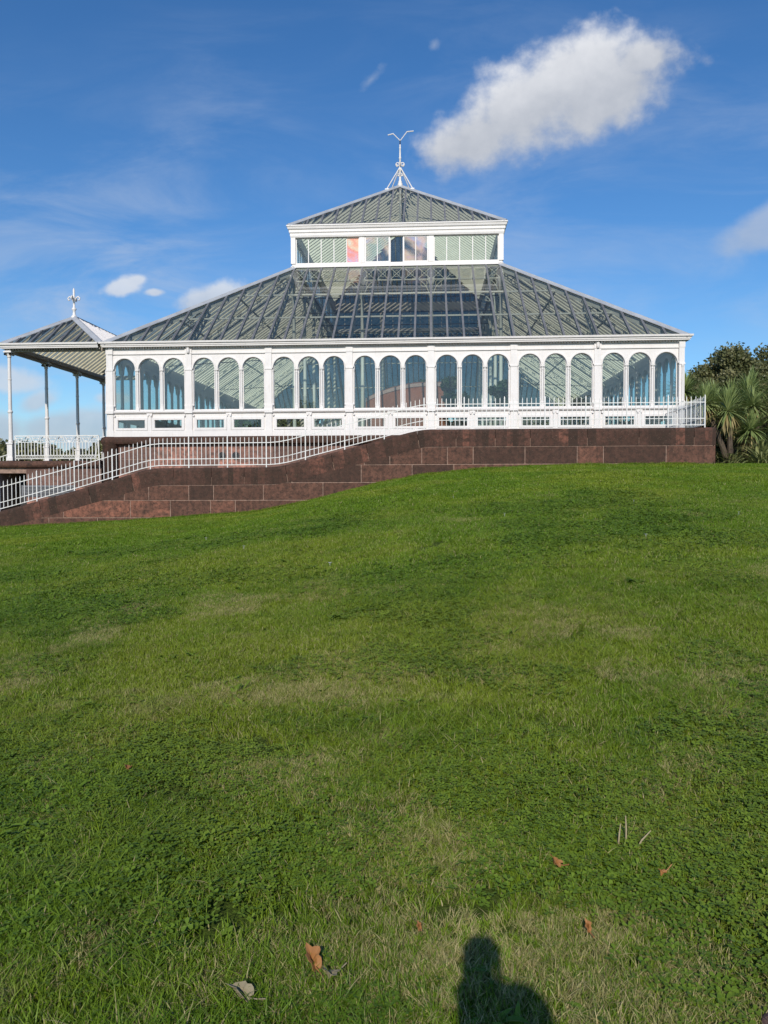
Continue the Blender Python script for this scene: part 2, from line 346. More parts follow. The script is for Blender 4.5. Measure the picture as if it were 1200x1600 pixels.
# ------------------------------------------------------------------ terrain
WY = -4.4                                  # front face of the stone parapet
HW_X = [-60, -20, -8, -2, 2.3, 6.45, 8.2, 9.7, 11.5, 13.5, 15.5, 18.4, 20.8, 26, 60]
HW_Z = [-2.6, -2.0, -1.6, -1.42, -1.18, -.90, -.56, -.17, .22, .42, .52, .55, .54, .52, -.2]
def ease(a): a = np.clip(a, 0, 1); return a*a*(3-2*a)
def H(x, y):
    x = np.asarray(x, float); y = np.asarray(y, float)
    hw = np.interp(x, HW_X, HW_Z)
    hc = -1.60 + 0.02*np.clip(x-CAMX, -10, 10)*0.6
    s = np.clip((y-CAMY)/(WY-CAMY), 0, 1)
    k = 0.62*s + 0.38*ease(s)
    mound = 0.10*np.sin(np.pi*s)*np.exp(-((x-13)/6.0)**2)
    z = hc+(hw-hc)*k+mound
    z = z + 0.03*np.sin(x*0.9+y*0.37)*np.sin(y*0.55-x*0.21)*np.clip(s*6, 0, 1)*np.clip((1-s)*8, 0, 1)
    far = ease((y-25)/60)
    z = np.where(y > 25, hw*(1-far)+(-1.5)*far, z)
    return z
def lin(a, b, n): return list(np.linspace(a, b, n, endpoint=False))
gx = lin(-900, -60, 12)+lin(-60, -8, 26)+lin(-8, 30, 96)+lin(30, 80, 20)+lin(80, 900, 12)+[900]
gy = lin(-900, -80, 10)+lin(-80, -32, 16)+lin(-32, -3, 90)+lin(-3, 60, 30)+lin(60, 900, 14)+[900]
GX, GY = np.meshgrid(gx, gy); GZ = H(GX, GY)
mb = MB(); nx = len(gx)
mb.v = [tuple(v) for v in np.stack([GX.ravel(), GY.ravel(), GZ.ravel()], 1)]
mb.f = [(j*nx+i, j*nx+i+1, (j+1)*nx+i+1, (j+1)*nx+i) for j in range(len(gy)-1) for i in range(nx-1)]
mb.m = [0]*len(mb.f)
tag(mb.build('lawn', M_soil, smooth=True), kind='structure')

# ------------------------------------------------------------------ conservatory
ZB, ZF = 1.793, 1.62                       # underside of the white base, interior floor
B = 3.0; L = 21.0; LD = 27.0
house = empty('conservatory', (10.5, 10.5, ZB), 'large white Victorian glasshouse with arched windows and a raised glazed lantern', 'conservatory')
HO = Vector((10.5, 10.5, ZB))
def zr(z): return z-ZB

def local_mesh(name, mb, mat, smooth=False):
    o = mb.build(name, mat, smooth=smooth); me = o.data; bpy.data.objects.remove(o); return me
R_A = 0.405; Z_SP = 4.31; CW = 0.93
def cell_mesh():                            # spandrel with one round arch hole, centred on x=0
    m = MB(); n = 20; zt = 4.86; y0, y1 = 0.0, 0.13
    arc = [(R_A*math.cos(math.pi*k/n), Z_SP+R_A*math.sin(math.pi*k/n)) for k in range(n+1)]
    for (xa, za), (xb, zb) in zip(arc, arc[1:]):
        m.hexa([(xa, y0, zr(za)), (xb, y0, zr(zb)), (xb, y0, zr(zt)), (xa, y0, zr(zt))],
               [(xa, y1, zr(za)), (xb, y1, zr(zb)), (xb, y1, zr(zt)), (xa, y1, zr(zt))])
    h = CW/2
    m.box(-h, -R_A, y0, y1, zr(Z_SP), zr(zt)); m.box(R_A, h, y0, y1, zr(Z_SP), zr(zt))
    # moulded arch ring, two steps
    for r0, r1, pr in ((R_A-.004, R_A+.035, .045), (R_A+.035, R_A+.060, .022)):
        for k in range(n):
            a, b = math.pi*k/n, math.pi*(k+1)/n
            q = lambda yy: [(r0*math.cos(a), yy, zr(Z_SP+r0*math.sin(a))), (r0*math.cos(b), yy, zr(Z_SP+r0*math.sin(b))),
                            (r1*math.cos(b), yy, zr(Z_SP+r1*math.sin(b))), (r1*math.cos(a), yy, zr(Z_SP+r1*math.sin(a)))]
            m.hexa(q(-pr), q(0.02))
    return m
ME_cell = local_mesh('arch_spandrel', cell_mesh(), M_white)
def colonnette():
    m = MB(); c = (0, 0.04, 0)
    m.lathe([(.062, zr(2.78)), (.062, zr(2.90)), (.052, zr(2.93)), (.060, zr(2.96)), (.047, zr(3.0)), (.043, zr(4.12)), (.056, zr(4.15)), (.044, zr(4.18)), (.062, zr(4.25))], c, 12)
    m.box(-.072, .072, -.035, .115, zr(4.25), zr(4.312)); m.box(-.066, .066, -.03, .11, zr(2.76), zr(2.86)); return m
ME_coln = local_mesh('colonnette', colonnette(), M_white)
def window():
    m = MB(); n = 20; r0, r1 = R_A-.028, R_A+.004; y0, y1 = .05, .09
    for k in range(n):
        a, b = math.pi*k/n, math.pi*(k+1)/n
        q = lambda yy: [(r0*math.cos(a), yy, zr(Z_SP+r0*math.sin(a))), (r0*math.cos(b), yy, zr(Z_SP+r0*math.sin(b))), (r1*math.cos(b), yy, zr(Z_SP+r1*math.sin(b))), (r1*math.cos(a), yy, zr(Z_SP+r1*math.sin(a)))]
        m.hexa(q(y0), q(y1))
    for s in (-1, 1): m.box(min(s*r0, s*r1), max(s*r0, s*r1), y0, y1, zr(2.77), zr(Z_SP))
    m.box(-r0, r0, y0, y1, zr(2.77), zr(2.81)); return m
ME_win = local_mesh('arched_window', window(), M_white)
def pane():
    m = MB(); n = 20; r = R_A-.02
    m.add([(-r, .07, zr(2.79)), (r, .07, zr(2.79))]+[(r*math.cos(math.pi*k/n), .07, zr(Z_SP+r*math.sin(math.pi*k/n))) for k in range(n+1)], [tuple(range(n+3))]); return m
ME_pane = local_mesh('pane', pane(), M_glass)
LW = 0.53                                   # half width of a low window's glass
def lowwin():
    m = MB(); z0, z1 = zr(2.12), zr(2.42)
    for e, y in ((.085, -.035), (.05, -.015)):
        m.box(-LW-e, LW+e, y, .02, z1, z1+e); m.box(-LW-e, LW+e, y, .02, z0-e, z0)
        m.box(-LW-e, -LW, y, .02, z0, z1); m.box(LW, LW+e, y, .02, z0, z1)
        break
    for s in (-1, 1): m.box(min(s*LW, s*(LW-.02)), max(s*LW, s*(LW-.02)), -.02, .03, z0, z1)
    return m
ME_low = local_mesh('low_window', lowwin(), M_white)
ME_lowp = local_mesh('pane', MB().add([(-LW, .03, zr(2.12)), (LW, .03, zr(2.12)), (LW, .03, zr(2.42)), (-LW, .03, zr(2.42))], [(0, 1, 2, 3)]), M_glass)
def basepanel():                            # bay of the base wall between two pilasters with two openings
    m = MB(); y0, y1 = 0.0, .12; a, b = .10, B-.10
    c1, c2 = .10+.70, B-.10-.70
    m.box(a, b, y0, y1, zr(2.42), zr(2.66)); m.box(a, b, y0, y1, zr(2.02), zr(2.12))
    for x0, x1 in ((a, c1-LW), (c1+LW, c2-LW), (c2+LW, b)): m.box(x0, x1, y0, y1, zr(2.12), zr(2.42))
    m.box(a, b, -.045, y1, ZB-ZB, zr(2.0)); m.box(a, b, -.03, y1, zr(2.0), zr(2.02))
    # small mid pilaster with scrolled cap
    xm = B/2
    m.box(xm-.075, xm+.075, -.035, .0, zr(2.02), zr(2.60)); m.box(xm-.105, xm+.105, -.06, 0, zr(2.60), zr(2.66))
    for xx in (.17, xm-.06, xm+.06, B-.17):
        m.tube([(xx, -.075, zr(2.575)), (xx, .0, zr(2.575))], .035, 8)
    return m
ME_base = local_mesh('base_panel', basepanel(), M_white)
def pilaster(corner):
    m = MB(); a = .12 if not corner else .10
    m.box(-a, a, -.055, .14, zr(2.76), zr(4.86))
    m.box(-a-.025, a+.025, -.085, .14, zr(2.76), zr(2.93)); m.box(-a-.012, a+.012, -.07, .14, zr(2.93), zr(2.97))
    m.box(-a-.02, a+.02, -.075, .14, zr(4.25), zr(4.31))
    m.box(-a+.01, a-.01, -.060, .0, zr(1.9)+.0, zr(2.66)); m.box(-a-.02, a+.02, -.065, .12, 0, zr(2.03)); m.box(-a, a, -.05, .12, zr(2.03), zr(2.66))
    m.box(-a-.03, a+.03, -.12, .14, zr(2.655), zr(2.765))
    m.box(-a-.012, a+.012, -.07, .14, zr(4.86), zr(5.06))
    for s in (-1, 1): m.lathe([(.045, zr(2.93)), (.045, zr(2.96)), (.035, zr(3.0)), (.033, zr(4.14)), (.048, zr(4.2)), (.05, zr(4.25))], (s*(a+.03), .02, 0), 10)
    return m
ME_pil = local_mesh('pilaster', pilaster(False), M_white)
def hopper():
    m = MB(); m.lathe([(.02, zr(4.86)), (.05, zr(4.885)), (.062, zr(4.93)), (.062, zr(5.12))], (0, -.09, 0), 12); return m
ME_hop = local_mesh('rain_outlet', hopper(), M_white)
def rail(Lq):
    m = MB()
    LQ = Lq
    m.hexa([(0-.1, o, z) for o, z in ((.13, zr(2.66)), (-.05, zr(2.66)), (-.09, zr(2.70)), (-.09, zr(2.735)), (-.05, zr(2.762)), (.13, zr(2.762)))],
           [(LQ+.1, o, z) for o, z in ((.13, zr(2.66)), (-.05, zr(2.66)), (-.09, zr(2.70)), (-.09, zr(2.735)), (-.05, zr(2.762)), (.13, zr(2.762)))])
    return m
ME_rail = [local_mesh('mid_rail', rail(q), M_white) for q in (L, LD)]
def frieze(Lq):
    m = MB(); m.box(-.09, Lq+.09, -.02, .14, zr(4.862), zr(5.12))
    m.box(-.09, Lq+.09, -.045, -.021, zr(4.855), zr(4.90)); m.box(-.09, Lq+.09, -.035, -.021, zr(5.03), zr(5.06))
    for k in range(int(Lq/1.5)): m.box(.0+1.5*k+.68, 1.5*k+.692, -.024, -.018, zr(4.90), zr(5.03))
    x = -.1
    while x < Lq+.1:
        m.box(x, x+.05, -.13, -.021, zr(5.065), zr(5.112)); x += .10
    return m
ME_fri = [local_mesh('frieze', frieze(q), M_white) for q in (L, LD)]

def side_frames():
    for k in range(4):
        a = k*math.pi/2; rot = Matrix.Rotation(a, 3, 'Z')
        o = Vector(((-10.5, 10.5, 10.5, -10.5)[k], (-10.5, -10.5, LD-10.5, LD-10.5)[k], 0))            # local origin of this side, relative to the house
        yield k, a, (lambda x, y=0, z=0, rot=rot, o=o: rot @ Vector((x, y, z)) + o)
for k, a, W in side_frames():
    inst('mid_rail', ME_rail[k % 2], house, W(0), a); inst('frieze', ME_fri[k % 2], house, W(0), a)
    for b in range((7, 9)[k % 2]):
        x0 = b*B
        inst('base_panel', ME_base, house, W(x0), a)
        for c in (.80, B-.80):
            f = inst('low_window', ME_low, house, W(x0+c), a); p = inst('pane', ME_lowp, f, (0, 0, 0))
        for j in range(3):
            xc = x0+B/2+(j-1)*CW
            inst('arch_spandrel', ME_cell, house, W(xc), a)
            f = inst('arched_window', ME_win, house, W(xc), a); inst('pane', ME_pane, f, (0, 0, 0))
        for j in (-.5, .5): inst('colonnette', ME_coln, house, W(x0+B/2+j*CW), a)
    for b in range(0, (7, 9)[k % 2]):
        inst('pilaster', ME_pil, house, W(b*B, 0.001*(b == 0)), a)
        if b in (1, 6) or (k and b == 4): inst('rain_outlet', ME_hop, house, W(b*B), a)
# gutter cornice round the whole building
CORN = [(.14, 5.112), (.215, 5.112), (.215, 5.158), (.245, 5.166), (.245, 5.222), (.30, 5.234), (.31, 5.300), (-.02, 5.30), (-.02, 5.115)]
MB().ring(0, 0, L, LD, CORN).build('cornice', M_white, house)
# floor and inner parts
T35 = 0.70; CO = 1/math.sqrt(1+T35*T35)
def slope(k, a, W, L_, d_in, z0, s0, pitch, mcap, name='roof_slope', off=0.0, cap=True, mglass=None, rdeep=.12, mraft=None, capw=.05, zoff=0.0):
    """one hipped roof slope: outer caps, inner rafters and the glazing; W maps local to house space"""
    z = lambda s: zr(z0+T35*s)
    rotz = Matrix.Rotation(a, 3, 'Z'); nrm = rotz @ Vector((0, -T35*CO, CO)); side = rotz @ Vector((1, 0, 0))
    m = MB(); r = MB(); n = int(round(L_/pitch))
    for i in range(-1, n+2):
        t = off+i*pitch
        lim = min(d_in, t+.0, L_-t)
        if lim < s0+.15: continue
        p0, p1 = W(t, s0, z(s0)), W(t, lim-.02, z(lim-.02))
        if cap:
            for sgn in (-1, 1): m.bar(p0+side*sgn*capw*.5, p1+side*sgn*capw*.5, side, capw*.62, .004, .030, nrm)
            m.bar(p0, p1, side, capw*.4, .004, .016, nrm)
        r.bar(p0, p1, side, .05, -rdeep, -.006, nrm)
    if cap: m.bar(W(s0+.02, s0+.01, z(s0+.01)), W(L_-s0-.02, s0+.01, z(s0+.01)), rotz @ Vector((0, CO, T35*CO)), .05, .002, .034, nrm)
    h = HO
    def fin(mb, nm, mat, par):
        for i, v in enumerate(mb.v): mb.v[i] = (v[0]+h.x, v[1]+h.y, v[2]+h.z)
        return mb.build(nm, mat, par)
    if cap: sl_ = fin(m, name, mcap, house); fin(r, 'rafters', mraft or M_cream, sl_)
    else: sl_ = fin(r, name, mraft or M_cream, house)
    g = MB(); a0, a1 = s0, L_-s0
    g.add([W(a0, s0, z(s0)), W(a1, s0, z(s0)), W(L_-d_in, d_in, z(d_in)), W(d_in, d_in, z(d_in))], [(0, 1, 2, 3)] if L_-2*d_in > .05 else [(0, 1, 2)])
    fin(g, 'glazing', mglass or M_rglass, sl_)
    return sl_
Z0 = 5.385; DI = 5.948; SE = -.20
for k, a, W in side_frames():
    s_ = slope(k, a, W, (L, LD)[k % 2], DI, Z0, SE, (.60, .40, .35, .40)[k], M_bar, capw=.045, rdeep=(.095, .062, .08, .062)[k], mglass=(M_rglass, M_sglass, M_bglass, M_sglass)[k])
# hips
def hipcap(p0, p1, wid, name='hip_cap', par=None, mat=None):
    p0, p1 = Vector(p0), Vector(p1); d = (p1-p0).normalized(); s_ = d.cross(Vector((0, 0, 1))).normalized(); n_ = s_.cross(d)
    m = MB(); prof = [(-wid/2, -.045), (-wid/2, -.02), (-wid*.18, .035), (-wid*.1, .075), (wid*.1, .075), (wid*.18, .035), (wid/2, -.02), (wid/2, -.045)]
    k = max(2, int((p1-p0).length/1.1))
    for i in range(k):
        a_, b_ = p0+(p1-p0)*(i/k), p0+(p1-p0)*((i+1)/k); e = .004 if i % 2 else 0
        m.hexa([a_+s_*x*(1+e)+n_*(z+e) for x, z in prof], [b_+s_*x*(1+e)+n_*(z+e) for x, z in prof])
    return m.build(name, mat or M_lead, par)
for cx, cy in ((0, 0), (L, 0), (L, LD), (0, LD)):
    sx = 1 if cx == 0 else -1; sy = 1 if cy == 0 else -1
    hipcap((cx+sx*SE, cy+sy*SE, Z0+T35*SE), (cx+sx*DI, cy+sy*DI, Z0+T35*DI), .30, par=house)
    m = MB(); s_ = Vector((sx, -sy, 0)).normalized(); q0 = Vector((cx+sx*.1, cy+sy*.1, Z0+T35*.1)); q1 = Vector((cx+sx*DI, cy+sy*DI, Z0+T35*DI))
    m.bar(q0, q1, s_, .10, -.30, -.06, Vector((0, 0, 1))); m.build('hip_rafter', M_cream, house)
# purlins
for f, hh in ((2.0, .06), (3.9, .06)):
    z = Z0+T35*f-.20
    m = MB(); m.ring(f, f, L-f, LD-f, [(.03, z), (.03, z-hh), (-.03, z-hh), (-.03, z)]); m.build('purlin', M_cream, house)
# lantern
LX0, LX1 = DI, L-DI; LY1 = LD-DI; LL = LX1-LX0; LLY = LY1-LX0; ZL0, ZL1 = 9.56, 10.86
lan_o = Vector((LX0, LX0, 0))
def lantern_side():
    for k in range(4):
        a = k*math.pi/2; rot = Matrix.Rotation(a, 3, 'Z'); o = Vector(((LX0, LX1, LX1, LX0)[k]-10.5, (LX0, LX0, LY1, LY1)[k]-10.5, 0))
        yield k, a, (lambda x, y=0, z=0, rot=rot, o=o: rot @ Vector((x, y, z)) + o)
P15 = LL/15
m = MB()
ME_lsill = []
for q in (LL, LLY):
    m = MB(); m.box(-.1, q+.1, -.10, .12, zr(ZL0-.02), zr(ZL0+.05)); m.box(-.06, q+.06, -.05, .10, zr(ZL0+.05), zr(ZL0+.15)); ME_lsill.append(local_mesh('lantern_sill', m, M_white))
m = MB(); m.box(-.10, .10, -.10, .10, zr(ZL0+.15), zr(ZL1)); ME_lcorner = local_mesh('lantern_post', m, M_white)
m = MB(); m.box(-.115, .115, -.06, .08, zr(ZL0+.15), zr(ZL1)); m.box(-.012, .012, -.066, -.058, zr(ZL0+.2), zr(ZL1-.02)); ME_lpost = local_mesh('lantern_post', m, M_white)
def lwin(wid, nb, deep=0.0, fr=.045):
    m = MB(); h0, h1 = zr(ZL0+.15), zr(ZL1); y = .0+deep
    m.box(0, wid, y-.02, y+.03, h0, h0+fr); m.box(0, wid, y-.02, y+.03, h1-fr, h1)
    m.box(0, fr, y-.02, y+.03, h0+fr, h1-fr); m.box(wid-fr, wid, y-.02, y+.03, h0+fr, h1-fr)
    for i in range(1, nb):
        x = wid*i/nb; m.box(x-.018, x+.018, y-.012, y+.02, h0+fr, h1-fr)
    g = MB(); g.add([(fr, y, h0+fr), (wid-fr, y, h0+fr), (wid-fr, y, h1-fr), (fr, y, h1-fr)], [(0, 1, 2, 3)])
    return m, g
def lmesh(wid, nb, deep, fr=.045):
    f, g = lwin(wid, nb, deep, fr); return local_mesh('lantern_window', f, M_white), local_mesh('pane', g, M_lglass)
W5 = 5*P15-.21; W2 = 2*P15-.10
LM5 = lmesh(W5, 5, .02); LM2 = lmesh(W2, 2, -.03, .06); LM1 = lmesh(P15-.02, 1, .03, .03)
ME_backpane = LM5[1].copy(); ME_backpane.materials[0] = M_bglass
def lpane_alt(x0, x1, y, mat):
    g = MB(); h0, h1 = zr(ZL0+.195), zr(ZL1-.045)
    g.add([(x0, y, h0), (x1, y, h0), (x1, y, h1), (x0, y, h1)], [(0, 1, 2, 3)]); return local_mesh('sheen_pane', g, mat)
ME_f1 = lpane_alt(4*W5/5+.02, W5-.05, .012, M_sheen); ME_f2 = lpane_alt(.06, W2-.06, -.036, M_sheen2)
for k, a, W in lantern_side():
    inst('lantern_sill', ME_lsill[k % 2], house, W(0), a); inst('lantern_post', ME_lcorner, house, W(0), a)
    if k == 2:
        for x, n_ in ((.10, 5), (5*P15+.11, 5), (10*P15+.11, 5)): f = inst('lantern_window', LM5[0], house, W(x), a); inst('pane', ME_backpane, f, (0, 0, 0))
        for x in (5*P15, 10*P15): inst('lantern_post', ME_lpost, house, W(x), a)
        continue
    if k % 2:
        q = LLY/5
        for i in range(1, 5): inst('lantern_post', ME_lpost, house, W(i*q), a)
        for i in range(5): f = inst('lantern_window', LM5[0], house, W(i*q+.11), a); inst('pane', LM5[1], f, (0, 0, 0))
        continue
    for x in (5*P15, 10*P15): inst('lantern_post', ME_lpost, house, W(x), a)
    for i, x in enumerate((.10, 10*P15+.11)):
        f = inst('lantern_window', LM5[0], house, W(x), a); inst('pane', LM5[1], f, (0, 0, 0))
        if k == 0 and i == 0: fp = inst('sheen_pane', ME_f1, f, (0, 0, 0)); fp['label'] = 'pane with reflections painted in as salmon pink and orange film'
    for x in (5*P15+.12, 8*P15-.02):
        f = inst('lantern_window', LM2[0], house, W(x), a); inst('pane', LM2[1], f, (0, 0, 0))
        if k == 0: fp = inst('sheen_pane', ME_f2, f, (0, 0, 0)); fp['label'] = 'pane with reflections painted in as peach and lilac film'
    f = inst('lantern_window', LM1[0], house, W(7*P15+.02), a); inst('pane', LM1[1], f, (0, 0, 0))
LCORN = [(.11, 10.85), (.13, 10.93), (.13, 11.02), (.17, 11.06), (.17, 11.16), (.22, 11.20), (.24, 11.29), (.27, 11.31), (.27, 11.355), (-.08, 11.355), (-.08, 10.85)]
MB().ring(LX0, LX0, LX1, LY1, LCORN).build('lantern_cornice', M_white, house)
ZL = 11.49
for k, a, W in lantern_side():
    slope(k, a, W, (LL, LLY)[k % 2], LL/2, ZL, -.18, (P15, .40, .30, .40)[k], M_bar, name='lantern_roof_slope', capw=.048, rdeep=(.10, .095, .08, .095)[k], mglass=(M_rglass, M_sglass, M_bglass, M_sglass)[k])
AP = (10.5, 10.5, ZL+T35*LL/2)
hipcap((10.5, 10.5, ZL+T35*LL/2+.02), (10.5, LY1-LL/2, ZL+T35*LL/2+.02), .20, 'ridge_cap', house)
for cx, cy in ((LX0, LX0), (LX1, LX0), (LX1, LY1), (LX0, LY1)):
    sx = 1 if cx < 10 else -1; sy = 1 if cy < 10 else -1
    hipcap((cx-sx*.2, cy-sy*.2, ZL-T35*.2), (AP[0], AP[1] if cy < 10 else LY1-LL/2, AP[2]), .26, par=house)
# iron columns and lattice girders under the lantern
def col_mesh():
    m = MB(); zf, zt = zr(ZF), zr(9.0)
    m.lathe([(.16, zf), (.16, zf+.3), (.11, zf+.36), (.085, zf+.5), (.08, zf+2.6), (.10, zf+2.65), (.08, zf+2.7), (.07, zt-.45), (.09, zt-.40), (.07, zt-.35), (.10, zt-.22), (.16, zt-.08), (.16, zt)], (0, 0, 0), 14)
    for s in (-1, 1):
        for ax in (0, 1):
            pts = []
            for i in range(9):
                t = math.pi/2*i/8; q = .75*(1-math.cos(t)); h_ = zt-.85+.85*math.sin(t)
                pts.append((s*(.08+q) if ax == 0 else 0, s*(.08+q) if ax else 0, h_))
            m.tube(pts, .022, 5)
            m.tube([((s*(.32+.14*math.cos(t)) if ax == 0 else 0), (s*(.32+.14*math.cos(t)) if ax else 0), zt-.22+.14*math.sin(t)) for t in [i*2*math.pi/12 for i in range(13)]], .016, 5)
    return m
ME_col = local_mesh('iron_column', col_mesh(), M_cream, True)
tt = (DI, DI+LL/3, DI+2*LL/3, LX1)
ty = [DI+LLY*i/5 for i in range(6)]
for x in tt:
    for y in ty:
        if x in (tt[0], tt[3]) or y in (ty[0], ty[5]): inst('iron_column', ME_col, house, Vector((x, y, ZB))-HO)
def lattice(p0, p1, h, n, t=.035):         # lattice girder with crosses and rings, hanging h below p0-p1
    m = MB(); p0, p1 = Vector(p0), Vector(p1); d = (p1-p0); s_ = Vector((d.x, d.y, 0)).normalized().cross(Vector((0, 0, 1))); dn = Vector((0, 0, -h))
    m.bar(p0, p1, s_, .08, -.04, .02, Vector((0, 0, 1))); m.bar(p0+dn, p1+dn, s_, .08, -.02, .03, Vector((0, 0, 1)))
    for i in range(n):
        a_, b_ = p0+d*(i/n), p0+d*((i+1)/n)
        m.bar(a_, b_+dn, s_, .03, -t/2, t/2, Vector((0, 0, 1))); m.bar(a_+dn, b_, s_, .025, -t/2, t/2, Vector((0, 0, 1)))
        c_ = (a_+b_)/2+dn/2; dd = d.normalized()
        m.tube([c_+dd*(h*.24*math.cos(u))+Vector((0, 0, h*.24*math.sin(u))) for u in [j*math.pi/5 for j in range(11)]], .014, 4)
    return m
for k, a, W in lantern_side():
    p0, p1 = W(0, 0, zr(9.50))+HO, W((LL, LLY)[k % 2], 0, zr(9.50))+HO
    lattice(p0, p1, .55, (15, 25)[k % 2]).build('lattice_girder', M_cream, house)
for k, a, W in side_frames():
    for t in ((DI, DI+LL/3, DI+2*LL/3, L-DI) if k % 2 == 0 else ty):
        p0, p1 = W(t, .15, zr(Z0+T35*.15-.16))+HO, W(t, DI, zr(Z0+T35*DI-.16))+HO
        lattice(p0, p1, .42, 13, .03).build('lattice_rafter', M_cream, house)
    for t in (3.0, (L, LD)[k % 2]-3.0):
        p0, p1 = W(t, .15, zr(Z0+T35*.15-.16))+HO, W(t, 2.95, zr(Z0+T35*2.95-.16))+HO
        lattice(p0, p1, .36, 6, .03).build('lattice_rafter', M_cream, house)
# tie rods
m = MB()
for y in tt:
    m.tube([(DI, y, 8.2), (LX1, y, 8.2)], .02, 5)
for y in (tt[0], tt[3]): m.tube([(.2, y, 5.3), (DI, y, 5.6)], .018, 5); m.tube([(L-.2, y, 5.3), (LX1, y, 5.6)], .018, 5)
m.build('tie_rods', M_dark, house)
m = MB(); m.tube([(10.5, 10.5, 14.55), (10.5, 10.5, 12.9)], .05, 8)
for s in (-1, 1): m.tube([(10.5+s*2.6, 10.5, 12.85), (10.5+s*.9, 10.5, 13.15), (10.5, 10.5, 13.3)], .022, 5)
m.build('king_rod', M_cream, house)
# ridge finial with guy stays and weather vane arms
fx, fy, fz = AP[0], AP[1], AP[2]
m = MB(); m.lathe([(.13, -.12), (.13, .10), (.09, .16), (.10, .20), (.055, .28), (.05, .75), (.085, .80), (.085, .86), (.05, .92), (.045, 1.32), (.07, 1.36), (.045, 1.42), (.04, 1.82), (.055, 1.86), (.035, 1.90), (.035, 2.02)], (fx, fy, fz), 12)
fin = m.build('finial', M_white, house, True)
def scroll(m, c, ax, r, s, turns=1.3, rad=.02):
    pts = []
    for i in range(18):
        t = i/17; an = -math.pi/2+turns*2*math.pi*t; rr = r*(1-.6*t)
        pts.append(Vector(c)+Vector(ax)*(s*(r+rr*math.cos(an)*1.0))+Vector((0, 0, rr*math.sin(an))))
    m.tube(pts, rad, 6)
m = MB()
for ax in ((1, 0, 0), (0, 1, 0)):
    for s in (-1, 1):
        scroll(m, (fx, fy, fz+1.06), ax, .11, s, rad=.026); scroll(m, (fx, fy, fz+.56), ax, .07, s, rad=.022)
m.build('scrollwork', M_white, fin, True)
for sx in (-1, 1):
    for sy in (-1, 1):
        m = MB(); q = .62
        m.tube([(fx+sx*.04, fy+sy*.04, fz+.86), (fx+sx*q, fy+sy*q, fz-T35*q+.10)], .028, 6); m.box(fx+sx*q-.09, fx+sx*q+.09, fy+sy*q-.05, fy+sy*q+.05, fz-T35*q+.05, fz-T35*q+.10)
        m.build('stay', M_white, fin)
m = MB(); m.tube([(fx, fy, fz+2.00), (fx, fy, fz+2.22)], .03, 6); m.build('vane_spindle', M_dark, fin)
m = MB()
for s, e in ((-1, .60), (1, .66)):
    zt = fz+2.58+(.05 if s > 0 else -.02)
    m.tube([(fx, fy, fz+2.20), (fx+s*.08, fy, fz+2.30), (fx+s*.34, fy, zt)], .022, 6); m.tube([(fx+s*.32, fy, zt), (fx+s*e, fy+.05, zt+(.05 if s > 0 else -.04))], .028, 6)
m.build('weather_vane', M_white, fin)
# interior floor
MB().box(.16, L-.16, .16, LD-.16, ZF-.1, ZF).build('floor_tiles', M_tile, house)

# ------------------------------------------------------------------ porch on the left
porch = empty('porch', (-2.0, 4.4, .93), parent=house)
PX0, PX1, PY0, PY1 = -3.87, -.16, 0.0, 8.72
ZP = .93
def pcol():
    m = MB(); z = 0
    m.box(-.12, .12, -.12, .12, 0, .12); m.box(-.10, .10, -.10, .10, .12, .62)
    m.box(-.13, .13, -.13, .13, .62, .67)
    m.lathe([(.085, .67), (.10, .72), (.075, .78), (.07, 1.78), (.095, 1.82), (.095, 1.86), (.068, 1.90), (.062, 3.02), (.075, 3.05), (.062, 3.08), (.058, 3.86), (.085, 3.90), (.065, 3.94), (.10, 4.05), (.10, 4.09)], (0, 0, 0), 14)
    m.box(-.15, .15, -.15, .15, 4.05, 4.10); m.box(-.11, .11, -.11, .11, 4.10, 4.30)
    for s in (-1, 1):
        for t in (-1, 1): m.tube([(s*.10, -.13, 3.99), (s*.10, .13, 3.99)], .045, 8)
    return m
ME_pcol = local_mesh('porch_column', pcol(), M_white, False)
PW = wloc(porch)
for i in range(4): inst('porch_column', ME_pcol, porch, Vector((PX0, 2.905*i, ZP))-PW)
# beams, soffit, cornice
m = MB(); m.box(PX0-.16, PX0+.16, -.02, PY1+.2, 5.10, 5.20); m.box(PX0-.06, PX0+.06, .1, PY1+.1, 4.98, 5.10)
m.box(PX0-.30, PX0+.10, .0, PY1+.2, 5.20, 5.24); m.build('side_beam', M_beam, porch)
m = MB(); m.box(PX0-.16, -.17, -.02, .14, 5.02, 5.115)
x = PX0-.1
while x < -.2: m.box(x, x+.05, -.13, -.022, 5.065, 5.112); x += .10
m.build('front_beam', M_beam, porch)
m = MB(); pr = [(o-.0, z) for o, z in CORN]
m.add([], [])
n = len(pr); vs = []
for cx, cy, ox, oy in ((-.352, 0, 0, -1), (PX0-.0, 0, -1, -1), (PX0-.0, PY1+.1, -1, 1), (-.352, PY1+.1, 0, 1)):
    vs += [(cx+ox*o, cy+oy*o, z) for o, z in pr]
m.add(vs, [(c*n+i, (c+1)*n+i, (c+1)*n+(i+1)%n, c*n+(i+1)%n) for c in range(3) for i in range(n)])
m.build('porch_cornice', M_white, porch)
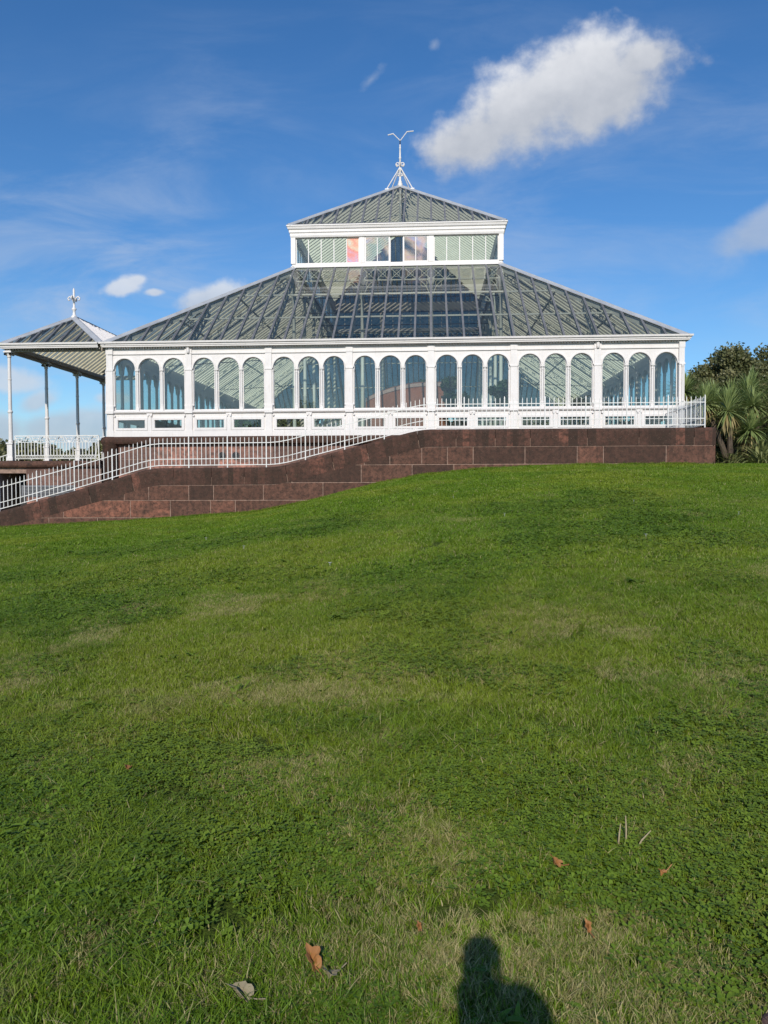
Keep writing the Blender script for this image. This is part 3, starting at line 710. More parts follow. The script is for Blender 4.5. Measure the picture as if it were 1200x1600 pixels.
# hipped roof: apex (-2.2, 1.9)
AX, AY, AZ, BY = -2.2, 1.92, 6.66, 6.9
ex0, ex1, ey0, ey1, ez = -4.12, -.22, -.22, 9.0, 5.26
def quadz(P, Q, t): return Vector(P)+(Vector(Q)-Vector(P))*t
def slope_free(name, e0, e1, r0, r1, n_, mcap, mgl, mraft, cap=True, cw=.045, deep=.075, par=None):
    e0, e1, r0, r1 = map(Vector, (e0, e1, r0, r1)); nrm = (e1-e0).cross(r0-e0).normalized(); nrm = -nrm if nrm.z < 0 else nrm
    ed = (e1-e0).normalized(); up_ = nrm.cross(ed).normalized(); up_ = -up_ if up_.z < 0 else up_
    m, r = MB(), MB(); Le = (e1-e0).length; ta, tb = (r0-e0).dot(ed), (r1-e0).dot(ed); hh = (r0-e0).dot(up_)
    for i in range(1, n_):
        t = Le*i/n_
        h = hh*(t/ta if t < ta else (Le-t)/(Le-tb) if t > tb else 1.0)
        p0 = e0+ed*t; p1 = p0+up_*(h-.02)
        if h < .15: continue
        if cap:
            for s in (-1, 1): m.bar(p0+ed*s*cw*.5, p1+ed*s*cw*.5, ed, cw*.6, .004, .03, nrm)
        r.bar(p0, p1, ed, .05, -deep, -.006, nrm)
    o = m.build(name, mcap, par) if cap else r.build(name, mraft, par)
    if cap: r.build('rafters', mraft, o) if False else r.build('porch_rafters', mraft, par)
    g = MB().add([e0, e1, r1, r0] if (r1-r0).length > .05 else [e0, e1, r0], [(0, 1, 2, 3)] if (r1-r0).length > .05 else [(0, 1, 2)])
    g.build('porch_glazing', mgl, par)
slope_free('porch_roof_slope', (ex0, ey0, ez), (ex1, ey0, ez), (AX, AY, AZ), (AX+.01, AY, AZ), 7, M_bar, M_rglass, M_soff, par=porch)
slope_free('porch_roof_slope', (ex0, ey1, ez), (ex0, ey0, ez), (AX, BY, AZ), (AX, AY, AZ), 26, M_bar, M_sglass, M_soff, par=porch)
# right slope: white ribbed sheet
e0, e1, r0, r1 = Vector((ex1, ey0, ez)), Vector((ex1, ey1, ez)), Vector((AX, AY, AZ)), Vector((AX, BY, AZ))
nrm = (e1-e0).cross(r0-e0).normalized(); nrm = -nrm if nrm.z < 0 else nrm
m = MB(); m.hexa([e0, e1, r1, r0], [p+nrm*.03 for p in (e0, e1, r1, r0)])
for i in range(1, 26):
    t = 9.22*i/26; y = ey0+t; f = min(1, (y-ey0)/(AY-ey0), (ey1-y)/(ey1-BY)); p0 = Vector((ex1, y, ez)); p1 = Vector((ex1+(AX-ex1)*f, y, ez+(AZ-ez)*f))
    m.bar(p0, p1, (0, 1, 0), .10, .028, .075, nrm); m.bar(p0, p1, (0, 1, 0), .05, -.12, -.002, nrm)
m.build('ribbed_roof_sheet', M_white, porch)
hipcap((ex0, ey0, ez), (AX, AY, AZ), .24, par=porch); hipcap((ex1, ey0, ez+.02), (AX, AY, AZ+.02), .30, par=porch); hipcap((AX, AY, AZ+.02), (AX, BY, AZ+.02), .16, 'ridge_cap', porch, M_dark)
hipcap((ex0, ey1, ez), (AX, BY, AZ), .24, par=porch)
m = MB(); m.lathe([(.16, -.10), (.12, .05), (.06, .12), (.05, .28), (.09, .32), (.09, .36), (.045, .42), (.04, .62), (.06, .66), (.04, .70), (.04, 1.10), (.015, 1.18)], (AX, AY, AZ), 12)
m.build('porch_finial', M_white, porch, True)
m = MB()
for ax in ((1, 0, 0), (0, 1, 0)):
    for s in (-1, 1):
        c = Vector((AX, AY, AZ+.72)); A = Vector(ax)
        m.tube([c+A*s*.03+Vector((0, 0, -.06)), c+A*s*.10+Vector((0, 0, .08)), c+A*s*.18+Vector((0, 0, .12)), c+A*s*.24+Vector((0, 0, .06)), c+A*s*.22+Vector((0, 0, -.02)), c+A*s*.16+Vector((0, 0, -.01))], .028, 6)
m.build('finial_cross_arms', M_white, porch, True)

# ------------------------------------------------------------------ stone podiums
def rock(mb, name, mat, **k): return mb.build(name, mat, k.get('par'), bevel=k.get('bevel', 0))
pod = empty('stone_podium', (10.5, 10.5, .4), 'red sandstone podium under the white glasshouse, with round iron vents', 'podium')
def blocks(mb, x0, x1, zs, y, axis='x', wmin=.7, wmax=1.6, seed=0, gap=.009, deep=.012):
    """rows of ashlar blocks standing a few mm proud of plane y, as islands"""
    r = random.Random(seed)
    for z0, z1 in zip(zs, zs[1:]):
        x = x0
        while x < x1-.05:
            e = min(x+r.uniform(wmin, wmax), x1)
            if x1-e < .35: e = x1
            a, b, c, d = x+gap, e-gap, z0+gap, z1-gap; i = .006
            if axis == 'x':
                f = lambda xx, zz, yy: (xx, y-yy, zz)
            else: f = lambda xx, zz, yy: (y+yy, xx, zz)
            mb.hexa([f(a, c, 0), f(b, c, 0), f(b, d, 0), f(a, d, 0)], [f(a+i, c+i, deep), f(b-i, c+i, deep), f(b-i, d-i, deep), f(a+i, d-i, deep)])
            x = e
MB().box(-.02, L+.02, -.02, LD+.02, -1.5, 1.50).build('core', M_mortar, pod)
mb = MB(); blocks(mb, -.05, L+.05, [-1.1, -.6, -.1, .42, .95, 1.49], -.02, 'x', 1.0, 1.9, 3); blocks(mb, -.02, LD, [-1.1, -.6, -.1, .42, .95, 1.49], L+.02, 'y', 1, 1.8, 4)
mb.build('ashlar_facing', M_stone2, pod)
m = MB(); cp = [(.16, 1.50), (.24, 1.53), (.27, 1.60), (.27, 1.70), (.24, 1.76), (.16, 1.792), (-.3, 1.792), (-.3, 1.50)]
m.ring(0, 0, L, LD, cp); m.build('coping', M_cope, pod)
m = MB(); m.lathe([(.30, -1.0), (.30, 1.5), (.34, 1.55), (.37, 1.65), (.33, 1.75), (.22, 1.795)], (.0, -.02, 0), 20); m.build('rounded_corner', M_cope, pod, True)
for x in (4.23, 4.75):
    m = MB(); c = Vector((x, -.045, 1.07))
    m.tube([c+Vector((.13*math.cos(t), 0, .13*math.sin(t))) for t in [i*math.pi/8 for i in range(17)]], .016, 5)
    for t in range(4):
        d = Vector((math.cos(t*math.pi/4), 0, math.sin(t*math.pi/4)))*.12; m.tube([c-d, c+d], .012, 4)
    m.tube([c+Vector((0, .012, 0)), c+Vector((0, .02, 0))], .12, 16); m.build('round_vent', M_dark, pod)
# porch podium: lower floor with archway and louvre under it
pp = empty('porch_podium', (-2, 4.4, -1.4), 'low red sandstone base under the open porch, with grey louvre and dark archway', 'podium')
m = MB(); m.box(-3.2, -.32, -.18, 9.0, -1.7, .78); m.box(-4.6, -4.25, -.18, 9.0, -1.7, .78); m.box(-4.25, -3.2, -.18, 9.0, .45, .78); m.build('core', M_mortar, pp)
mb = MB(); blocks(mb, -3.2, -.34, [-1.6, -1.1, -.6, -.1, .35, .78], -.185, 'x', .9, 1.6, 6); mb.build('ashlar_facing', M_stone2, pp)
m = MB(); m.hexa([(-4.7, o, z) for o, z in ((-.30, .66), (-.36, .74), (-.36, .82), (-.28, .90), (.3, .93), (.3, .70))], [(-.33, o, z) for o, z in ((-.30, .66), (-.36, .74), (-.36, .82), (-.28, .90), (.3, .93), (.3, .70))])
m.build('coping', M_stone, pp, bevel=.02)
MB().box(-4.6, -.33, .3, 9.0, .78, .93).build('porch_floor', M_path, pp)
m = MB()
for i in range(7): m.hexa([(-3.3, -.215, -.03-i*.055), (-1.35, -.215, -.03-i*.055), (-1.35, -.26, -.065-i*.055), (-3.3, -.26, -.065-i*.055)], [(-3.3, -.205, -.04-i*.055), (-1.35, -.205, -.04-i*.055), (-1.35, -.25, -.075-i*.055), (-3.3, -.25, -.075-i*.055)])
m.box(-3.35, -3.3, -.26, -.2, -.45, 0); m.box(-1.35, -1.3, -.26, -.2, -.45, 0); m.box(-3.3, -1.35, -.215, -.20, -.44, -.01)
m.build('louvre_vent', M_bar, pp)
MB().box(-4.2, -3.25, 1.2, 1.3, -1.5, .4).build('dark_doorway', M_dark, pp)

# ------------------------------------------------------------------ ramp, terrace and parapet wall
TOPX = [-9.0, -6.5, -1.91, .22, 2.32, 3.01, 7.15, 11.68, 20.68]
TOPZ = [-2.3, -1.9, -.83, -.27, .32, .53, .55, 1.71, 1.71]
def topz(x): return float(np.interp(x, TOPX, TOPZ))
def topz_s(x):                              # slightly rounded at the bends
    return sum(topz(x+d) for d in (-.3, -.15, 0, .15, .3))/5
m = MB(); n = 160; xs = [-9+(29.6+.04)*i/n for i in range(n+1)]
for a, b in zip(xs, xs[1:]): m.hexa([(a, -3.9, -3), (a, -.03, -3), (a, -.03, topz_s(a)-.12), (a, -3.9, topz_s(a)-.12)], [(b, -3.9, -3), (b, -.03, -3), (b, -.03, topz_s(b)-.12), (b, -3.9, topz_s(b)-.12)])
tag(m.build('path', M_path), kind='structure')
par = empty('stone_parapet_wall', (9, WY+.25, -.9), 'weathered dark red sandstone wall stepping up the slope in front of the glasshouse', 'wall')
def cb(x): return topz_s(x)-.545            # underside of the coping course
def clip_poly(poly, f):                     # keep f(p) >= 0
    o = []
    for i, p in enumerate(poly):
        q = poly[(i+1) % len(poly)]; a, b = f(p), f(q)
        if a >= 0: o.append(p)
        if (a < 0) != (b < 0): t = a/(a-b); o.append((p[0]+(q[0]-p[0])*t, p[1]+(q[1]-p[1])*t))
    return o
m = MB()
for a, b in zip(xs, xs[1:]):
    if b > 20.70: break
    m.hexa([(a, WY+.012, -3.2), (a, -3.9, -3.2), (a, -3.9, topz_s(a)-.3), (a, WY+.012, topz_s(a)-.3)], [(b, WY+.012, -3.2), (b, -3.9, -3.2), (b, -3.9, topz_s(b)-.3), (b, WY+.012, topz_s(b)-.3)])
m.box(20.6, 20.668, WY+.012, -.05, -1, 1.4)
m.build('core', M_mortar, par)
faces = MB(); r = random.Random(5)
rows = [1.160-.553*i for i in range(9)]     # course lines
brk = [3.01, 7.15, 11.68]
for i in range(len(rows)-1):
    z1, z0 = rows[i], rows[i+1]; x = -9+r.uniform(0, .8)
    while x < 20.68:
        e = min(x+r.choice((.8, 1.0, 1.3, 1.6, 1.9, 2.2)), 20.68)
        if 20.68-e < .5: e = 20.68
        seg = list(np.linspace(x, e, 2+int((e-x)/.08)))
        pts_top = [(q, min(z1-.009, cb(q)-.020)) for q in seg]
        poly = [(x+.010, z0+.010), (e-.010, z0+.010)]+[(min(max(q, x+.010), e-.010), z) for q, z in pts_top[::-1]]
        # drop the part where the coping dips below the course
        if max(z for _, z in pts_top) < z0+.04: x = e; continue
        poly = [(px_, max(pz, z0+.010)) for px_, pz in poly]
        cl = []
        for p in poly:
            if not cl or abs(p[0]-cl[-1][0])+abs(p[1]-cl[-1][1]) > 1e-4: cl.append(p)
        if len(cl) >= 3:
            cx = sum(p[0] for p in cl)/len(cl); cz = sum(p[1] for p in cl)/len(cl)
            jut = r.uniform(0, .004)
            sh = lambda p: (cx+(p[0]-cx)*(1-.012/max(e-x, .3)), cz+(p[1]-cz)*.975)
            faces.hexa([(p[0], WY+.014, p[1]) for p in cl], [(sh(p)[0], WY-jut, sh(p)[1]) for p in cl])
        x = e
# end face blocks
blocks(faces, WY+.01, -.1, [-.5, .06, .612, 1.165], 20.668, 'y', 1.0, 1.8, 9)
faces.build('ashlar_facing', M_stone, par)
# coping stones with joints square to the slope
cop = MB(); x = -9.0; r = random.Random(21)
while x < 20.66:
    e = min(x+r.uniform(1.05, 1.75), 20.69)
    if 20.69-e < .6: e = 20.69
    k_ = 6; g = .006
    for j in range(k_):
        a, b = x+g+(e-x-2*g)*j/k_, x+g+(e-x-2*g)*(j+1)/k_
        def sec(q):
            t_ = topz_s(q); sl_ = (topz_s(q+.1)-topz_s(q-.1))/.2; u = lambda d: q+sl_*d*CO*1.0*.9
            return [(u(.55), WY-.004, t_-.545), (u(.10), WY-.006, t_-.10), (u(.04), WY+.014, t_-.04), (u(0), WY+.05, t_-.008), (u(0), WY+.12, t_), (q, -3.88, t_), (q, -3.88, t_-.30), (u(.30), WY+.03, t_-.545)]
        cop.hexa(sec(a), sec(b))
    x = e
cop.hexa([(20.19, -3.88, 1.3), (20.69, -3.88, 1.3), (20.69, -3.88, 1.64), (20.62, -3.88, 1.71), (20.19, -3.88, 1.71)], [(20.19, -.05, 1.3), (20.69, -.05, 1.3), (20.69, -.05, 1.64), (20.62, -.05, 1.71), (20.19, -.05, 1.71)])
cop.build('coping', M_cope, par)
m = MB(); m.box(20.2, 20.75, WY-.05, -.1, -.6, .585); m.build('plinth', M_stone, par, bevel=.02)

# ------------------------------------------------------------------ long spiked railing on the parapet
rl = empty('spiked_railing', (9.0, WY+.22, -.3), 'long white spiked iron railing following the top of the sandstone wall', 'railing')
RY = WY+.22
def picket(m, x, y, z0, z1, r_, n=4):
    m.add([(x-r_, y-r_, z0), (x+r_, y-r_, z0), (x+r_, y+r_, z0), (x-r_, y+r_, z0), (x-r_, y-r_, z1-.06), (x+r_, y-r_, z1-.06), (x+r_, y+r_, z1-.06), (x-r_, y+r_, z1-.06), (x, y, z1)],
          [(0,1,5,4), (1,2,6,5), (2,3,7,6), (3,0,4,7), (4,5,8), (5,6,8), (6,7,8), (7,4,8), (0,3,2,1)])
def rail_bar(m, xa, xb, dz, h=.022, t=.012):
    seg = [xa]+[b for k_ in (-1.91, 3.01, 7.15, 11.68) for b in (k_-.3, k_, k_+.3) if xa < b < xb]+[xb]
    for a, b in zip(seg, seg[1:]):
        za, zb = topz_s(a)+dz, topz_s(b)+dz
        m.hexa([(a, RY-t, za-h), (a, RY+t, za-h), (a, RY+t, za), (a, RY-t, za)], [(b, RY-t, zb-h), (b, RY+t, zb-h), (b, RY+t, zb), (b, RY-t, zb)])
SP = .1395; x = -4.55; i = 0
posts = []
while x < 20.42:
    posts.append(x); x += 9*SP
posts.append(20.42)
for a, b in zip(posts, posts[1:]):
    m = MB(); n = int(round((b-a)/SP))
    for j in range(1, n):
        q = a+(b-a)*j/n; t_ = topz_s(q); picket(m, q, RY, t_+.07, t_+.985, .0095)
    for dz, h in ((.80, .026), (.30, .022), (.10, .024)): rail_bar(m, a, b, dz, h)
    m.build('picket_panel', M_rail, rl)
for q in posts:
    m = MB(); t_ = topz_s(q); picket(m, q, RY, t_-.02, t_+1.03, .017); m.build('post', M_rail, rl)
RX = 20.42; m = MB(); y = RY+.14
while y < -.15:
    picket(m, RX, y, 1.78, 2.695, .0095); y += SP
for dz, h in ((.80, .026), (.30, .022), (.10, .024)): m.box(RX-.012, RX+.012, RY+.02, -.06, 1.71+dz-h, 1.71+dz)
m.build('picket_panel', M_rail, rl)

# ------------------------------------------------------------------ ornate railing on the porch front
orr = empty('ornate_railing', (-2, -.15, .93), 'white scrolled iron railing with rusty bottom rail across the porch front', 'railing')
OY = -.12; xa, xb = PX0+.24, -.42
m = MB(); m.box(xa, xb, OY-.025, OY+.025, 1.83, 1.865); m.box(xa, xb, OY-.015, OY+.015, 1.60, 1.62); m.build('top_rail', M_rail, orr)
m = MB(); m.box(xa, xb, OY-.015, OY+.015, 1.105, 1.13); m.box(xa, xb, OY-.018, OY+.018, .985, 1.01)
x = xa+.04
while x < xb-.05:
    m.tube([(x+.04*math.cos(t), OY, 1.057+.035*math.sin(t)) for t in [i*math.pi/4 for i in range(9)]], .009, 4); x += .095
for i in range(7): m.box(xa+.1+i*(xb-xa-.25)/6, xa+.13+i*(xb-xa-.25)/6, OY-.012, OY+.012, .93, .985)
m.build('bottom_rail', M_rust, orr)
m = MB(); n = 26
for i in range(n+1): x = xa+(xb-xa)*i/n; m.box(x-.014, x+.014, OY-.012, OY+.012, 1.13, 1.60)
m.build('balusters', M_rail, orr)
m = MB(); w_ = (xb-xa)/10
for i in range(10):
    c = Vector((xa+w_*(i+.5), OY, 1.72)); s = 1 if i % 2 else -1
    for q, sc in ((-1, 1), (1, 1)):
        pts = [c+Vector((q*(.045+ (.095-.06*t)*math.cos(math.pi*.9-t*5.2)*1.0), 0, (.095-.06*t)*math.sin(math.pi*.9-t*5.2)*s)) for t in [j/14 for j in range(15)]]
        m.tube(pts, .017, 5)
    m.tube([c+Vector((-w_/2, 0, -.10*s)), c+Vector((-w_/4, 0, .07*s)), c+Vector((0, 0, .10*s)), c+Vector((w_/4, 0, .07*s)), c+Vector((w_/2, 0, -.10*s))], .017, 5)
m.build('scroll_frieze', M_rail, orr)
for x in (xa, xb):
    m = MB(); m.box(x-.018, x+.018, OY-.018, OY+.018, .93, 1.85); m.build('end_post', M_rail, orr)
# railing seen behind, on the far side of the porch, and the stair handrail at far left
def simple_rail(p, name, label, sp=.14, h=.95):
    o = empty(name, p[0], label, 'railing'); m = MB(); b = MB()
    for a, c in zip(p, p[1:]):
        a, c = Vector(a), Vector(c)
        for dz in (h, .12): m.bar(a+Vector((0, 0, dz)), c+Vector((0, 0, dz)), Vector((c-a)).cross(Vector((0, 0, 1))).normalized(), .03, -.015, .015, Vector((0, 0, 1)))
        n = max(1, int((c-a).length/sp))
        for i in range(n+1): q = a+(c-a)*(i/n); b.box(q.x-.009, q.x+.009, q.y-.009, q.y+.009, q.z+.05, q.z+h)
    m.build('handrail', M_rail, o); b.build('balusters', M_rail, o)
simple_rail([(-3.2, 8.9, .2), (-2.5, 8.9, .75), (-.5, 8.9, .75)], 'stair_railing', 'white iron railing at the far end of the porch floor')
simple_rail([(-6.4, 1.0, -.75), (-4.75, .6, .1), (-4.2, .5, .25)], 'stair_railing', 'white iron stair handrail running down beyond the first porch column')
m = MB(); m.tube([(-.10, -.30, 1.80), (-.26, -.36, 1.76), (-.36, -.38, 1.55), (-.40, -.40, 1.2), (-.44, -.42, .9), (-.40, -.5, .5)], .014, 6)
tag(m.build('cable', M_rail), 'thin white cable hanging over the rounded end of the podium coping', 'cable')
#PART3
# ------------------------------------------------------------------ things inside the glasshouse
mq = empty('brown_marquee', (10.9, 6.9, ZF), 'brown fabric canopy with a pink scalloped edge standing inside behind the middle arches', 'marquee')
m = MB(); x0, x1, y0, y1 = 9.15, 12.75, 5.6, 8.6; zc, zt = 3.55, 4.35
prof = []
n = 14
for i in range(n+1):
    u = i/n; xx = x0+(x1-x0)*u; zz = zc+(zt-zc)*(math.sin(math.pi*min(1, u*1.25+.08)*.5)**.8)*(1 if u < .95 else .9)
    prof.append((xx, zz))
for (xa_, za), (xb_, zb) in zip(prof, prof[1:]):
    m.hexa([(xa_, y0, za), (xb_, y0, zb), (xb_, y0+1.4, zb+.25), (xa_, y0+1.4, za+.25)], [(xa_, y0, za+.03), (xb_, y0, zb+.03), (xb_, y0+1.4, zb+.28), (xa_, y0+1.4, za+.28)])
    m.hexa([(xa_, y0+1.4, za+.25), (xb_, y0+1.4, zb+.25), (xb_, y1, zb-.2), (xa_, y1, za-.2)], [(xa_, y0+1.4, za+.28), (xb_, y0+1.4, zb+.28), (xb_, y1, zb-.17), (xa_, y1, za-.17)])
    m.hexa([(xa_, y0-.02, ZF+.0), (xb_, y0-.06, ZF+.0), (xb_, y0-.01, zb), (xa_, y0-.03, za)], [(xa_, y0+.02, ZF), (xb_, y0-.02, ZF), (xb_, y0+.03, zb), (xa_, y0+.01, za)])
m.build('fabric_cover', M_brown, mq)
m = MB()
for (xa_, za), (xb_, zb) in zip(prof, prof[1:]): m.hexa([(xa_, y0-.06, za-.10), (xb_, y0-.06, zb-.10), (xb_, y0-.06, zb+.05), (xa_, y0-.06, za+.05)], [(xa_, y0+.02, za-.10), (xb_, y0+.02, zb-.10), (xb_, y0+.02, zb+.05), (xa_, y0+.02, za+.05)])
m.build('scalloped_edge', M_pink, mq)

def leaves_mesh(name, pts, nrm_rand, size, mat, par=None, aspect=1.6, at=None):
    n = len(pts); r_ = rng
    a = r_.normal(size=(n, 3)); a /= np.linalg.norm(a, axis=1)[:, None]
    b = r_.normal(size=(n, 3)); b -= (b*a).sum(1)[:, None]*a; b /= np.linalg.norm(b, axis=1)[:, None]
    sz = size*r_.uniform(.55, 1.3, n)[:, None]
    P = np.asarray(pts)
    q = np.stack([P-a*sz*.5*aspect, P+b*sz*.5, P+a*sz*.5*aspect, P-b*sz*.5], 1).reshape(-1, 3)
    org = np.array(at if at is not None else (0, 0, 0)); q = q-org
    me = bpy.data.meshes.new(name); me.vertices.add(4*n); me.vertices.foreach_set('co', q.ravel())
    me.loops.add(4*n); me.loops.foreach_set('vertex_index', np.arange(4*n)); me.polygons.add(n)
    me.polygons.foreach_set('loop_start', np.arange(0, 4*n, 4)); me.update(); me.validate()
    me.materials.append(mat); o = bpy.data.objects.new(name, me); COL.objects.link(o)
    if par is not None: o.parent = par; o.location = Vector(org)-wloc(par)
    else: o.location = org
    return o
def crown_pts(c, rad, n, lumps=26, lr=.34, seed=0):
    r_ = np.random.default_rng(seed); c = np.array(c, float); rad = np.array(rad, float); P = []
    d = r_.normal(size=(lumps, 3)); d /= np.linalg.norm(d, axis=1)[:, None]
    cen = c+d*rad*r_.uniform(.35, .85, lumps)[:, None]; lrad = r_.uniform(.6, 1.15, lumps)*lr*rad.mean()
    w_ = lrad**2; cnt = (n*w_/w_.sum()).astype(int)
    for k_ in range(lumps):
        e = r_.normal(size=(cnt[k_], 3)); e /= np.linalg.norm(e, axis=1)[:, None]
        rr = r_.uniform(0, 1, cnt[k_])**.45; P.append(cen[k_]+e*(lrad[k_]*rr)[:, None]*np.array([1, 1, .85])+r_.normal(size=(cnt[k_], 3))*.04*rad.mean())
    return np.concatenate(P), cen
def tree(name, x, y, h, rad, n, label, group, seed, leaf=.13, mat=None, low=.15, lumps=30):
    z = float(H(x, y)); o = empty(name, (x, y, z), label, 'tree', group)
    c = (x, y, z+h-rad[2]); P, cen = crown_pts(c, rad, n, lumps, seed=seed)
    P = P[P[:, 2] > z+low]
    leaves_mesh('crown', P, 1, leaf, mat or M_oak, o, at=(x, y, z))
    m = MB(); top = z+h-rad[2]*.7
    m.tube([(x, y, z-.2), (x+.05, y, z+(top-z)*.4), (x-.05, y, top)], [.16*rad[0]*.4+.06, .12*rad[0]*.4+.04, .04], 8)
    for k_ in range(0, len(cen), 2):
        s_ = Vector((x, y, z+(top-z)*random.uniform(.25, .8))); e = Vector(cen[k_]); m.tube([s_, (s_+e)/2+Vector((0, 0, .15)), e], [.06, .04, .015], 5)
    m.build('trunk', M_bark, o, at=(x, y, z))
    return o
G1 = 'dark trees behind the right end of the glasshouse'
tree('evergreen_tree', 30.2, 20.5, 8.9, (2.7, 2.4, 3.7), 34000, 'tallest dark evergreen tree, bushy and nearest the right end of the glasshouse', G1, 1)
tree('evergreen_tree', 33.4, 22.0, 8.2, (2.2, 2.2, 3.2), 18000, 'olive green evergreen tree in the middle of the right-hand clump', G1, 2)
tree('evergreen_tree', 36.0, 21.0, 7.1, (2.4, 2.4, 3.2), 18000, 'evergreen tree at the edge of the photo, lower than its neighbours', G1, 3)
tree('evergreen_tree', 29.3, 23.5, 6.9, (1.9, 1.9, 2.9), 14000, 'small dark tree peeping out beside the corner of the glasshouse', G1, 4)
for sx_, sy_, sh_, sl_ in ((26.2, 8.6, 2.9, 'low dark shrub closing the gap behind the wall-end palm'), (28.6, 9.6, 3.0, 'low dark shrub behind the palms at the photo edge'), (24.6, 9.4, 2.7, 'low dark shrub in the gap beside the glasshouse corner'), (23.2, 5.2, 1.7, 'knee-high dark shrub right against the end of the sandstone wall'), (30.9, 10.5, 3.2, 'low dark shrub beyond the photo edge')):
    tree('evergreen_shrub', sx_, sy_, sh_, (1.5, 1.1, 1.4), 9000, sl_, G1, int(sx_*7), .13, None, .02)
tree('evergreen_shrub', 30.6, 16.0, 5.4, (2.4, 1.6, 2.5), 14000, 'low dark evergreen shrub filling in behind the spiky palms', G1, 8)
tree('autumn_bush', 31.4, 14.2, 5.25, (.5, .5, .9), 700, 'small orange brown bush in front of the dark evergreens', None, 6, .10, M_rust_l, 1.5, 8)
G2 = 'distant trees seen past the open porch'
for i, (x, y, h, rr) in enumerate(((-31, 42, 6.2, 3.2), (-27.2, 44, 5.4, 3.0), (-23.5, 47, 4.9, 2.8), (-20, 50, 5.2, 3.0), (-16.5, 46, 4.8, 2.6), (-12.8, 50, 5.3, 3.0), (-36, 45, 6, 3.4))):
    lab = ('dark round tree beyond the first porch column', 'dark tree just beyond the porch railing at its outer end', 'dark low tree seen through the outer balusters of the porch', 'broad dark tree seen through the middle of the porch railing', 'dark tree seen through the inner balusters of the porch', 'dark tree beside the rounded end of the podium, far off', 'dark tree farthest out past the porch, at the photo edge')[i]
    tree('distant_tree', x, y, h+1.1, (rr*1.5, rr*1.3, h*.47), 9000, lab, G2, 30+i, .28, None, .3, 18)
G3 = 'park trees on the far side of the lawn, behind the photographer'
for i, (x, y, h, rr) in enumerate(((-22, -72, 11, 6), (-6, -78, 13, 7), (14, -84, 12, 7), (34, -80, 14, 8), (50, -68, 12, 7))):
    lab = ('tree outside the photo, behind the viewer and far out towards the porch side', 'tree outside the photo, behind the viewer, second from the porch side', 'tree outside the photo straight behind the viewer', 'tallest tree outside the photo behind the viewer', 'tree outside the photo behind the viewer on the palm side')[i]
    tree('park_tree', x, y, h, (rr, rr, h*.42), 5000, lab, G3, 50+i, .5, None, 1.0, 22)
hd = empty('hedge', (10.5, 31.5, float(H(10.5, 31.5))), 'long dark hedge beyond the glasshouse, glimpsed through its low windows', 'hedge')
P = rng.uniform((-3, 30.9, 0), (24, 32.5, 1), (42000, 3)); P[:, 2] = 5.2*P[:, 2]**.6+.35*np.sin(P[:, 0]*1.3)*P[:, 2]+.25*np.sin(P[:, 0]*3.1)*P[:, 2]
leaves_mesh('foliage', P, 1, .2, M_oak, hd, at=(10.5, 31.5, float(H(10.5, 31.5))))
h2 = empty('hedge', (-20, 37, float(H(-20, 37))), 'distant dark hedge filling the view through the porch railing', 'hedge')
P = rng.uniform((-34, 36, 0), (-6, 38, 1), (30000, 3)); b_ = float(H(-20, 37)); P[:, 2] = b_+(5.0+.35*np.sin(P[:, 0]*1.1)+.3*np.sin(P[:, 0]*2.7))*P[:, 2]**.6
leaves_mesh('foliage', P, 1, .26, M_oak, h2, at=(-20, 37, b_))
# trees and sky-line beyond the glasshouse, seen through its panes
G4 = 'trees beyond the glasshouse seen through its panes'
for i, (x, y, h, rr) in enumerate(((3, 40, 5.2, 3.0), (9, 44, 4.8, 3.2), (19.5, 42, 5.0, 3.2))):
    tree('distant_tree', x, y, h, (rr, rr, h*.42), 4000, ('tree seen dimly through the glass of the second bay', 'tree seen dimly through the glass of the middle bays', 'tree seen dimly through the glass near the right end')[i], G4, 70+i, .3, None, .3, 16)

# ------------------------------------------------------------------ cordyline palms and flax
def sword(m, base, d, L_, w0, droop, mi=0, n=6, twist=0.0):
    """one long blade leaving base along d and bending down"""
    p = Vector(base); d = Vector(d).normalized(); side = d.cross(Vector((0, 0, 1)))
    side = Vector((1, 0, 0)) if side.length < .05 else side.normalized()
    vs = []
    for i in range(n+1):
        t = i/n; w_ = w0*(math.sin(math.pi*min(1, .18+t*.82))**.7)*.5
        nn = side.cross(d).normalized()
        vs += [p-side*w_+nn*w_*.35, p, p+side*w_+nn*w_*.35]
        p = p+d*(L_/n); d = (d+Vector((0, 0, -droop/n*(1+t)))).normalized()
    m.add(vs, [f for i in range(n) for f in ((3*i, 3*i+1, 3*i+4, 3*i+3), (3*i+1, 3*i+2, 3*i+5, 3*i+4))], mi)
def head(m, c, n, L_, droop, mi=0, lo=-1.1, hi=1.5, w0=.06, r=random):
    for k_ in range(n):
        az = r.uniform(0, 2*math.pi); el = r.uniform(lo, hi)
        d = (math.cos(az)*math.cos(el), math.sin(az)*math.cos(el), math.sin(el))
        sword(m, Vector(c)+Vector(d)*.05, d, L_*r.uniform(.75, 1.12), w0, droop*r.uniform(.5, 1.3), mi, 5)
def cordyline(x, y, heads, label):
    z = float(H(x, y)); o = empty('cordyline_palm', (x, y, z), label, 'palm', 'spiky palms beside the wall')
    t = MB()
    for hx, hy, hz, Ls in heads:
        t.tube([(x, y, z-.1), (x+(hx-x)*.5, y+(hy-y)*.5, z+(hz-z)*.55), (hx, hy, hz)], [.13, .10, .08], 8)
    t.build('trunk', M_bark, o)
    for hx, hy, hz, Ls in heads:
        m = MB(); head(m, (hx, hy, hz), 170, Ls*1.1, .55, 0, -.7, 1.5); m.build('leaf_head', M_cord, o)
        m = MB(); head(m, (hx, hy, hz-.12), 60, Ls*.9, 1.5, 0, -1.4, -.4); m.build('dead_skirt', M_deadl, o)
